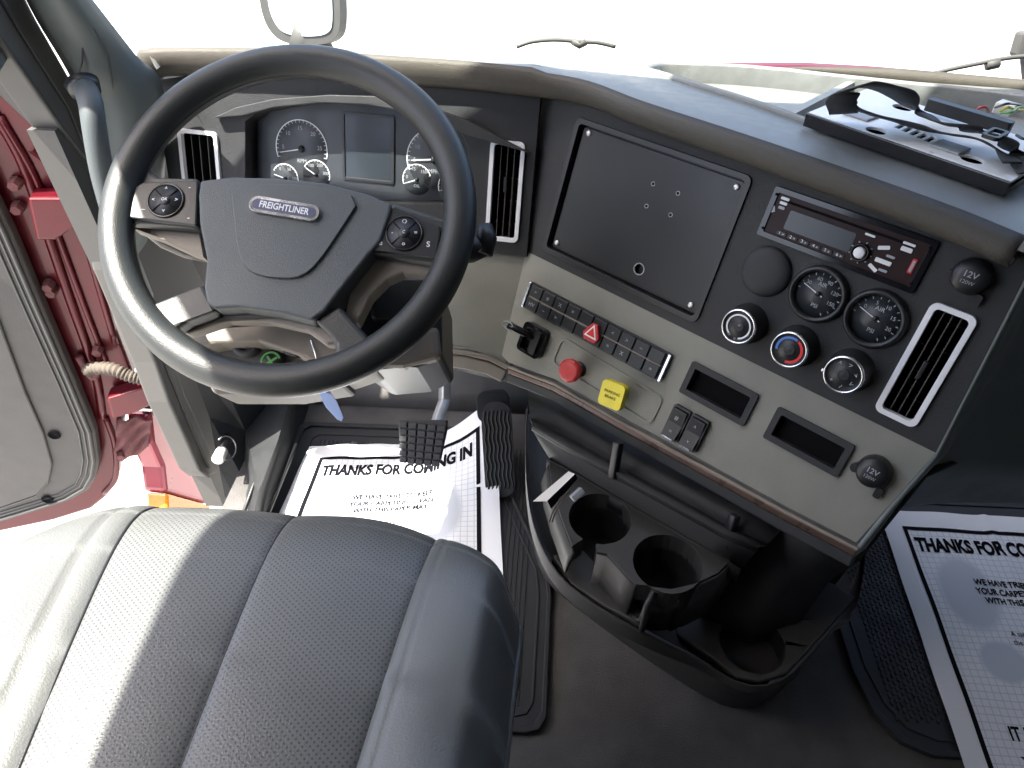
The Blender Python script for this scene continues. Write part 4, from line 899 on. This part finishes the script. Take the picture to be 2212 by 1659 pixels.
# sloping back wall with a ledge up to the trim strip
bw0 = [V((p[0], p[1], TZ2)) for p in pz([(1178, 900), (1215, 925), (1400, 1012), (1560, 1092), (1640, 1125)], TZ2)]
ledge = [hz(x, y, .425) for x, y in ((1150, 917), (1230, 965), (1330, 1020), (1450, 1085), (1565, 1148), (1640, 1180))]
up_ = [FB.p(*FB.uv(x, y, -.03), -.03) for x, y in ((1140, 845), (1230, 880), (1340, 945), (1470, 1012), (1600, 1082), (1700, 1130))]
mid1 = [p.lerp(q, .6)+V((0, 0, -.02)) for p, q in zip(up_, ledge)]
back0 = [hz(x, y, .361) for x, y in ((1182, 991), (1250, 1028), (1330, 1076), (1420, 1128), (1521, 1186), (1600, 1230))]
MB().loft([up_, mid1], closed=False).build('back_wall', 'dash', con, solid=.004)
MB().loft([mid1, ledge, [p+V((0, 0, -.012)) for p in ledge]], closed=False).build('shelf', 'dash', con, solid=.004)
MB().loft([[p+V((.0, .0, -.008)) for p in ledge], [p+V((0.004, .006, -.005)) for p in back0], back0, [p+V((0, 0, -.03)) for p in back0]], closed=False).build('back_wall', 'dash', con, solid=.004)
for (x, y, s, x2, y2, s2) in ((1336, 955, 1.03, 1324, 1032, 1.05), (1588, 1112, .97, 1568, 1180, .985)):
    MB().tube([CAM+ray(x, y)*s, CAM+ray(x2, y2)*s2], .009, 4).build('divider', 'black', con, bevel=.002)
# right side of console beneath the dash
rs0 = [FB.p(*FB.uv(1640, 1100, -.03), -.03), FB.p(*FB.uv(1760, 1165, -.03), -.03), FB.p(*FB.uv(1856, 1205, -.02), -.02), FC.p(.302, -.3, -.12), FC.p(.34, -.3, -.3)]
rs1 = [V((.262, .600, .25)), V((.33, .57, .25)), V((.41, .60, .24)), V((.53, .74, .22)), V((.66, .95, .2))]
rs2 = [V((.262, .600, .20)), V((.33, .57, .18)), V((.42, .60, .16)), V((.56, .76, .12)), V((.70, .95, .1))]
MB().loft([rs0, [a.lerp(b, .5)+V((.01, .015, 0)) for a, b in zip(rs0, rs1)], rs1, rs2], closed=False).build('side_panel', 'dash', con, solid=.006)
# lower cup holder
c3 = hz(1625, 1388, .20); o3 = pz([(1440, 1300), (1462, 1372), (1505, 1400), (1545, 1425), (1590, 1462), (1640, 1472), (1700, 1455), (1752, 1400), (1800, 1345), (1850, 1290), (1700, 1200), (1500, 1230)], .20)
MB().ext(flat(.20), o3, -.012, 0, [circ(c3.x, c3.y, .0485, 40)]).build('lower_cup_tray', 'console', con, bevel=.003)
MB().lathe(flat(.20), (c3.x, c3.y), [(.0495, 0), (.0485, -.003), (.045, -.10), (0, -.102)], 44).build('cup_well', 'black', con)
# card leaning in the console
cd_ = thing('paper_card', hz(1200, 1060, .38), 'small white folded card stuck in the console beside the left cup holder', 'card')
def cp3(x, y, s): return CAM+ray(x, y)*s
q = [cp3(1152, 1082, .99), cp3(1182, 1082, .98), cp3(1242, 1024, 1.0), cp3(1228, 1018, 1.01)]
MB().add(q+[p+V((0, .0, -.0015)) for p in q], [(0, 1, 2, 3), (7, 6, 5, 4), (0, 4, 5, 1), (1, 5, 6, 2), (2, 6, 7, 3), (3, 7, 4, 0)]).build('card_front', 'ivory', cd_)
q = [cp3(1182, 1082, .98), cp3(1190, 1098, .985), cp3(1246, 1034, 1.005), cp3(1242, 1024, 1.0)]
MB().add(q+[p+V((.001, .001, -.0015)) for p in q], [(0, 1, 2, 3), (7, 6, 5, 4), (0, 4, 5, 1), (1, 5, 6, 2), (2, 6, 7, 3), (3, 7, 4, 0)]).build('card_fold', 'ink', cd_)
w1 = thing('plug_connector', cp3(1245, 1065, .99), 'small pale plastic connector with thin brown wires in the console corner', 'connector')
MB().tube([cp3(1236, 1078, .985), cp3(1258, 1058, .99)], .007, 4).build('connector_body', 'dim', w1, bevel=.001)
for d in (0, 6): MB().tube([cp3(1186+d, 1128, .98), cp3(1194+d, 1105, .975), cp3(1212+d, 1075, .98), cp3(1232, 1062-d, .99)], .0012, 6).build('wire', 'hose', w1)
# ================================================================== cab body : pillar, door frame, handle
PX = Fr((-.76, 0, 0), (0, -1, 0), (0, 0, 1), (1, 0, 0))          # plane of the door opening, seen from inside
def on(F, L, w=0): return [F.p(*F.uv(x, y, w), w) for x, y in L]
strip_l = [(-60, 0), (0, 83), (131, 273), (186, 345), (212, 430), (258, 585), (337, 783), (367, 869), (405, 954), (431, 1014), (450, 1030)]
strip_r = [(30, -60), (80, 40), (165, 190), (215, 370), (290, 560), (375, 770), (400, 850), (440, 935), (462, 985), (474, 1005), (476, 1014)]
MB().ext(PX, P2(PX, strip_l)+P2(PX, [(470, 1022)])+P2(PX, strip_r)[::-1], -.05, 0).build('door_frame', 'trim', cab, bevel=.006, seg=3)
mid_ = [((a[0]+b[0])/2, (a[1]+b[1])/2) for a, b in zip(strip_l, strip_r)]
MB().tube(on(PX, mid_[:10], .002), .003, 8).build('door_seal', 'seal', cab)
MB().tube(on(PX, strip_l[:11], -.004), .0045, 8).build('door_seal', 'seal', cab)
MB().ext(PX, [(-.995, -.12), (-.99, .80), (-1.40, .80), (-1.40, -.12)], -.05, -.006).build('side_cladding', mat('dark grey cladding', (.07, .068, .064), .6, bump=.3, bscale=700), cab)
# pillar trim
lft = [hx(x, y, -.758) for x, y in ((30, -60), (80, 40), (165, 190), (215, 370), (290, 560))]
rgt = [hy(x, y, yy) for x, y, yy in ((150, -60, 1.05), (215, 22, 1.07), (290, 118, 1.10), (352, 196, 1.13), (352, 420, 1.14))]
rows = []
for a, b in zip(lft, rgt):
    row = []
    for k in range(9):
        t = k/8; p = a.lerp(b, t); p += V((.025, -.035, .01))*math.sin(math.pi*t); row.append(p)
    rows.append(row)
MB().loft(list(map(list, zip(*[crom([r[k] for r in rows], 5) for k in range(9)]))) and [list(q) for q in zip(*[crom([r[k] for r in rows], 5) for k in range(9)])], closed=False).build('pillar_trim', 'pillar', cab, solid=.004)
def pil(x, y, o=.0):   # point on the trim bulge near a pixel
    return hit(x, y, rows[2][4]+V((0, 0, 0)), (rows[2][8]-rows[2][0]).cross(rows[4][4]-rows[0][4]).normalized())
nrm = (rows[2][8]-rows[2][0]).cross(rows[3][4]-rows[1][4]).normalized(); nrm = -nrm if nrm.dot(CAM-rows[2][4]) < 0 else nrm
MB().tube([pil(x, y)+nrm*.002 for x, y in ((166, 180), (178, 130), (180, 35), (184, 33), (215, 80), (235, 120), (246, 200), (240, 250))], .0014, 6).build('trim_seam', 'seal', cab)
# raked A pillar and cant rail above the frame (cast the shade on the seat)
MB().loft([[V((x, 1.02, .93)), V((x, 1.0, 1.42)), V((x, .90, 1.80)), V((x, -.1, 1.80)), V((x, -.1, 1.775)), V((x, .10, 1.765)), V((x, .40, 1.745)), V((x, .54, 1.61)), V((x, .70, 1.53)), V((x, .87, 1.30)), V((x, .94, .90))] for x in (-.85, -.77)], smooth=False, cap=True).build('door_rail', 'pillar', cab, bevel=.01)
# grab handle
gh = [hy(x, y, yy) for x, y, yy in ((184, 190, 1.0), (196, 225, .965), (206, 290, .945), (222, 380, .935), (250, 480, .93), (285, 580, .94), (310, 640, .99))]
MB().tube(crom(gh, 6), .0165, 16).build('grab_handle', 'hub', cab)
hd = gh[0]; MB().tube([hy(176, 178, 1.01), hy(186, 200, 1.0)], [.024, .021], 18).build('handle_socket', 'black', cab)
# footwell left wall, sill steps
lw = [[hx(x, y, -.745) for x, y in ((400, 760), (452, 900), (474, 1012), (500, 1150))], [hx(x, y, -.70) for x, y in ((470, 800), (530, 930), (530, 1040), (545, 1150))], [hz(x, y, .10) for x, y in ((640, 800), (600, 950), (560, 1060), (540, 1150))], [hz(x, y, .0) for x, y in ((665, 880), (632, 980), (600, 1070), (580, 1150))]]
MB().loft(lw, closed=False, smooth=False).build('footwell_wall', 'dash', cab, solid=.004, bevel=.003)
for i, (a, b) in enumerate((((500, 880), (505, 1105)), ((522, 1085), (590, 930)), ((548, 1105), (625, 920)), ((575, 1110), (640, 960)))):
    pa, pb = hz(*b, .055), hz(a[0] if i else 525, 1120, .055); MB().tube([pa, pb], .0045, 6).build('sill_rib', 'black', cab)
lk = thing('release_lever', hx(480, 970, -.72), 'small black and ivory release lever with a wire ring low on the footwell wall', 'lever')
a, b, c_ = hx(492, 944, -.715), hx(480, 972, -.71), hx(470, 994, -.705)
MB().tube([a, b], .011, 16).build('lever_barrel', 'black', lk); MB().tube([b, c_], [.0125, .0135], 16).build('lever_cap', 'ivory', lk, bevel=.003)
MB().tube([hx(488+22*math.cos(q*math.pi/8), 968+26*math.sin(q*math.pi/8), -.70) for q in range(-6, 6)], .0016, 6).build('wire_ring', 'steel', lk)
# outside lower bodywork beyond the door opening
PF = Fr((-.95, 0, 0), (0, -1, 0), (0, 0, 1), (1, 0, 0))
MB().ext(PF, P2(PF, [(322, 890), (372, 880), (405, 950), (450, 1040), (452, 1090), (358, 1064), (352, 1010), (330, 960)]), -.06, 0).build('step_fairing', mat('red fairing paint with painted sunlight', (.30, .03, .05), .35, coat=.8, metal=.2, var=.15, vscale=14), cab, bevel=.012, seg=3)  # lighter copy of the truck red, sunlight put into the colour
MB().ext(PF, P2(PF, [(358, 1066), (452, 1092), (452, 1130), (360, 1130)]), -.05, .004).build('marker_light', 'orange', cab, bevel=.006)
MB().ext(PF, P2(PF, [(318, 842), (340, 850), (372, 872), (350, 885), (322, 880)], .02), -.03, .02).build('body_bracket', 'dark', cab, bevel=.006)
# red hinge pillar of the body seen behind the frame
MB().loft([[hx(x, y, -.86) for x, y in ((150, 430), (215, 560), (262, 700), (330, 800))], [hx(x, y, -.80) for x, y in ((260, 430), (320, 600), (345, 760), (370, 830))]], closed=False).build('hinge_pillar', 'red', cab, solid=.01)
# ================================================================== door
FD = fr((-1.158, .983, -.173), -14, 0)
door = subthing('door', cab, FD.p(.1, -.05, -.04), 'open red truck door with grey inner panel, rubber seals and two hinges')
pan = [(-330, -60), (-60, 330), (26, 506), (85, 647), (162, 826), (205, 933), (214, 997), (208, 1030), (192, 1058), (149, 1083), (85, 1103), (0, 1129), (-330, 1200)]
MB().ext(FD, P2(FD, pan), -.03, 0).build('door_panel', 'doorp', door, bevel=.008, seg=3)
def inset(L, d, F):
    a = P2(F, L); n = len(a); out = []; sgn = 1 if area(a) > 0 else -1
    for i in range(n):
        t1_ = (V(a[i])-V(a[i-1])).normalized(); t2_ = (V(a[(i+1) % n])-V(a[i])).normalized(); t = (t1_+t2_).normalized(); nn = V((-t.y, t.x))*sgn
        out.append((a[i][0]+nn.x*d, a[i][1]+nn.y*d))
    return out
def ringtube(L, d, r, w, m, name):
    q = inset(L, d, FD)[1:-1]; MB().tube([FD.p(x, y, w) for x, y in q], r, 8).build(name, m, door)
ringtube(pan, .010, .0045, .002, 'seal', 'door_seal'); ringtube(pan, .022, .002, .001, 'trim', 'panel_bead'); ringtube(pan, .032, .0022, .001, 'seal', 'panel_gap')
low = [(-330, 330), (-60, 560), (0, 700), (55, 848), (93, 933), (112, 1000), (104, 1040), (80, 1068), (0, 1096), (-330, 1150)]
MB().ext(FD, P2(FD, low, .006), .0, .006).build('lower_panel', 'doorp', door, bevel=.008, seg=3)
ringtube(low, .0, .0022, .004, 'seal', 'panel_gap')
for x, y in ((117, 940), (102, 1079)):
    u, v = FD.uv(x, y, .004); MB().lathe(FD, (u, v), [(0, .003), (.0085, .003), (.011, .006), (.013, .004)], 20).build('screw_hole', 'dark', door)
shell = [(-330, -220), (0, 100), (45, 150), (131, 270), (100, 300), (84, 318), (126, 350), (158, 415), (191, 482), (216, 576), (252, 700), (290, 800), (262, 880), (262, 1010), (235, 1062), (200, 1090), (120, 1115), (0, 1140), (-330, 1230)]
MB().ext(FD, P2(FD, shell, -.05), -.10, -.035).build('door_shell', 'red', door, bevel=.010, seg=3)
MB().ext(FD, P2(FD, [(0, 168), (96, 268), (88, 290), (0, 206), (-60, 160), (-60, 110)], -.03), -.035, -.028).build('window_channel', 'trim', door, bevel=.003)
for L, r, w in (([(-40, 200), (40, 330), (92, 470), (150, 640), (205, 800), (222, 900)], .010, -.036), ([(0, 250), (75, 380), (130, 520), (182, 660), (232, 790)], .006, -.033), ([(130, 360), (180, 500), (215, 620), (250, 740)], .008, -.04), ([(228, 900), (248, 960), (250, 1030), (225, 1065)], .007, -.034)):
    MB().tube(crom(on(FD, L, w), 5), r, 10).build('edge_flange', 'red', door)
for (L, w0, w1) in (([(58, 428), (150, 428), (206, 412), (214, 470), (170, 486), (120, 520), (78, 520)], -.03, .012), ([(228, 862), (330, 832), (348, 866), (300, 890), (240, 905)], -.03, .010)):
    h = MB().ext(FD, P2(FD, L, w1), w0, w1).build('door_hinge', 'red', door, bevel=.006, seg=3)
MB().ext(FD, P2(FD, [(196, 385), (226, 400), (236, 455), (222, 500), (200, 470)], -.02), -.04, -.0).build('hinge_stop', 'black', door, bevel=.006)
for x, y in ((36, 452), (103, 620), (110, 632), (210, 760), (255, 880), (262, 985), (30, 400)):
    u, v = FD.uv(x, y, -.02); MB().lathe(FD, (u, v), [(0, -.012), (.009, -.013), (.011, -.022), (.011, -.036)], 6, smooth=False).build('bolt', 'dust', door)
dp = MB()
MB().grid(lambda a, b: FD.p(*(lambda q: q)(FD.uv(255+75*a-12*b, 905+95*b-30*a*b, -.03)), -.03+.012*math.sin(9*a+5*b)*math.sin(8*b+3*a)), 16, 16).build('inner_fender_flap', 'dust', door, solid=.003)
MB().tube(crom(on(FD, [(170, 770), (200, 815), (215, 790)], -.025), 6), .008, 8).build('sealer_patch', 'dust', door)
hose = thing('wiring_conduit', hx(270, 800, -.87), 'dusty ribbed grey conduit running from the door edge into the cab', 'conduit')
hp = crom([FD.p(*FD.uv(190, 800, -.01), -.01), FD.p(*FD.uv(205, 795, .0), .0), hx(245, 798, -.90), hx(280, 812, -.87), hx(315, 818, -.84), hx(350, 806, -.80)], 14)
MB().tube(hp, [.0125+.0022*math.sin(i*1.9) for i in range(len(hp))], 14).build('ribbed_hose', 'hose', hose)
# ================================================================== things on the dash
bk_ = thing('metal_bracket', hz(2000, 300, .88), 'flat painted metal mounting bracket with round holes and comb slots lying in the dash tray', 'bracket')
BZ = on_pad(1900, 300).z+.026; BO = hz(1747, 242, BZ); Bx = (hz(2186, 391, BZ)-BO); bw = Bx.length; Bx.normalize(); By = hz(1838, 181, BZ)-BO; By = (By-Bx*By.dot(Bx)); bh = By.length; By.normalize(); FBr = Fr(BO, Bx, By, Bx.cross(By))
if FBr.z.z < 0: FBr.z = -FBr.z
def bpx(x, y): return FBr.uv(x, y)
holes = [circ(*bpx(x, y), .0125, 20, .010) for x, y in ((1893, 282), (1950, 232), (2100, 344))]
for i in range(6): u, v = bpx(1946+16*i, 272+7*i); holes.append([(u-.003, v-.010), (u+.003, v-.010), (u+.003, v+.010), (u-.003, v+.010)])
bp_ = MB().ext(FBr, [(0, 0), (bw, 0), (bw, bh*.95), (bw*.6, bh), (0, bh)], -.0035, 0, holes).build('bracket_plate', 'bracket', bk_, bevel=.0008)
MB().ext(FBr, [(.002, .002), (bw-.002, .002), (bw-.002, bh*.94), (.002, bh*.98)], -.012, -.010).build('hole_shade_sheet', 'dark', bk_)  # dark sheet added below the plate so its holes read as shaded
MB().box(FBr, -.001, bw+.001, -.004, -.001, -.017, -.0005).build('bracket_flange', 'blackgloss', bk_, bevel=.001)
MB().box(FBr, .0, bw, bh*.985, bh*1.0, -.02, -.004).build('bracket_flange', 'blackgloss', bk_)
for (x, y) in ((1860, 250), (2052, 320)):
    u, v = bpx(x, y); MB().ext(FBr, [(u-.018, v-.014), (u+.016, v-.014), (u+.018, v+.012), (u-.016, v+.012)], .0002, .003).build('raised_tab', 'dim', bk_, bevel=.001)
st_ = thing('webbing_strap', hz(1990, 250, .91), 'black webbing strap with a slide buckle looped across the metal bracket', 'strap')
ZO = BZ-.895
def hp3(L): return crom([hz(x, y, z+ZO) for x, y, z in L], 8)
def ribbon(P, w, name='webbing'):
    rows_ = []
    for i, p in enumerate(P):
        t = (P[min(i+1, len(P)-1)]-P[max(i-1, 0)]).normalized(); sd = t.cross(V((.15*math.sin(i*.25), .5, .85))).normalized()*w/2; rows_.append([p-sd, p+sd])
    return MB().loft(rows_, closed=False).build(name, 'strap', st_, solid=.0018)
ribbon(hp3([(1822, 245, .905), (1815, 222, .925), (1832, 200, .945), (1862, 184, .95), (1905, 188, .945), (1950, 205, .93), (1985, 238, .915), (2020, 262, .912), (2070, 272, .918), (2120, 284, .915), (2160, 300, .915), (2200, 330, .905), (2235, 372, .90)]), .032)
ribbon(hp3([(1826, 206, .935), (1836, 226, .918), (1880, 246, .912), (1940, 262, .910), (2000, 278, .908), (2050, 290, .910), (2110, 300, .912), (2160, 326, .908), (2188, 352, .905)]), .022)
MB().ring(Fr(hz(2150, 290, .922+ZO), FBr.x, FBr.y, FBr.z), rrect(0, 0, .018, .030, .004), rrect(0, 0, .011, .022, .003), -.002, .002).build('buckle', 'black', st_, bevel=.001)
MB().ext(Fr(hz(2085, 262, .90+ZO), FBr.x, FBr.y, FBr.z), rrect(0, 0, .10, .012, .003), 0, .014).build('hinge_bar', 'black', bk_, bevel=.002)
wr = thing('wire_plug', hz(2170, 240, .89), 'loose ivory wire plug with yellow, green and red leads by the windshield', 'wiring')
MB().box(Fr(hz(2168, 246, .885+ZO), FBr.x, FBr.y, FBr.z), -.012, .012, -.010, .010, 0, .014).build('plug_body', 'ivory', wr, bevel=.002)
for m_, L in (('yellow', [(2160, 240, .90), (2178, 232, .915), (2196, 236, .90), (2225, 240, .885)]), ('green', [(2162, 244, .90), (2184, 242, .912), (2200, 232, .90), (2230, 228, .885)]), ('redk', [(2108, 244, .89), (2114, 234, .91), (2130, 232, .912), (2138, 248, .89)]), ('black', [(2150, 232, .9), (2176, 224, .92), (2200, 226, .9), (2240, 234, .885)]), ('strap', [(2196, 292, .9), (2212, 300, .92), (2230, 296, .9)])):
    MB().tube(hp3(L), .0016, 6).build('wire', m_, wr)
MB().tube(crom([hz(x, y, .82) for x, y in ((1640, 147), (1760, 152), (1900, 162), (2050, 175), (2212, 191), (2400, 217))], 6), [.001+.012*min(1, i/14) for i in range(31)], 8).build('cowl_seal', 'brow', cab)
# ================================================================== glass and what is seen through it
ws = [hz(x, y, z)+V((0, .02, .0)) for x, y, z in ((338, 150, .84), (600, 108, .81), (1130, 122, .805), (1560, 141, .805), (2000, 172, .81))]+[V((1.30, 1.13, .81))]
wt = [V((-.76, .89, 1.80)), V((-.45, .94, 1.80)), V((-.1, .985, 1.80)), V((.4, 1.0, 1.80)), V((.9, 1.11, 1.80)), V((1.40, 1.10, 1.80))]
wa, wb = crom(ws, 5), crom(wt, 5)
MB().loft([wa, [a.lerp(b, .5)+V((0, .03, 0)) for a, b in zip(wa, wb)], wb], closed=False).build('windshield', 'glass', cab)
hood = thing('truck_hood', (.3, 2.0, .2), 'red truck hood edge just beyond the windshield', 'hood')
hr = [hz(x, y, z) for x, y, z in ((1560, 150, .70), (1740, 149, .70), (1900, 158, .70), (2212, 186, .70), (2500, 215, .70))]
MB().loft([[p+V((0, -.02, -.004)) for p in hr], [p+V((0, .03, .0)) for p in hr], [p+V((0, .10, -.05)) for p in hr], [p+V((0, .8, -.55)) for p in hr]], closed=False).build('hood_skin', 'red', hood, solid=.01)
mr = subthing('hood_mirror', hood, hy(640, 100, 2.2), 'rounded grey hood mirror beyond the steering wheel')
FM = fr(hy(645, 20, 2.2), 8, 12)
mp_ = smooth_poly(P2(FM, [(552, -90), (560, 10), (576, 60), (606, 92), (668, 100), (722, 92), (738, 55), (728, -90)]), 2)
MB().ext(FM, mp_, -.05, 0).build('mirror_housing', 'seal', mr, bevel=.01)
mi = smooth_poly(P2(FM, [(572, -80), (578, 10), (592, 50), (614, 74), (668, 80), (710, 74), (720, 48), (712, -80)], .003), 2)
MB().ext(FM, mi, .0005, .003).build('mirror_glass', 'mirror', mr)
MB().tube([hy(640, 75, 2.24), hy(675, 92, 2.24), hy(700, 130, 2.24), hy(720, 220, 2.28)], [.07, .06, .045, .04], 12).build('mirror_stem', 'seal', mr)
m2 = subthing('hood_mirror', hood, hy(2215, 120, 2.1), 'dark sliver of a second mirror at the right edge')
MB().ext(fr(hy(2230, 100, 2.1), -5, 10), P2(fr(hy(2230, 100, 2.1), -5, 10), [(2212, 70), (2204, 95), (2196, 122), (2214, 128), (2300, 120), (2300, 60)]), -.04, 0).build('mirror_housing', 'seal', m2, bevel=.01)
MB().tube([hy(2240, 120, 2.12), hy(2250, 240, 2.15)], .04, 10).build('mirror_stem', 'seal', m2)
def wiper(L, nm, lab):
    t = subthing('windshield_wiper', cab, L[0], lab)
    MB().tube(crom(L, 5), .004, 6).build('wiper_arm', 'seal', t); return t
L = [hy(x, y, 1.45) for x, y in ((1116, 101), (1150, 90), (1200, 86), (1250, 90), (1290, 92), (1330, 101))]
w_ = wiper(L, 0, 'thin grey wiper crossing the bright windshield above the dash centre'); MB().tube([hy(1236, 88, 1.45), hy(1252, 98, 1.45), hy(1266, 90, 1.45)], .007, 6).build('wiper_joint', 'seal', w_)
L = [hy(x, y, 1.40) for x, y in ((2010, 160), (2060, 148), (2120, 136), (2160, 128), (2212, 122), (2300, 118))]
w_ = wiper(L, 0, 'thin grey wiper near the right edge above the metal bracket'); MB().tube([hy(2130, 142, 1.40), hy(2158, 136, 1.40)], .009, 6).build('wiper_joint', 'seal', w_)
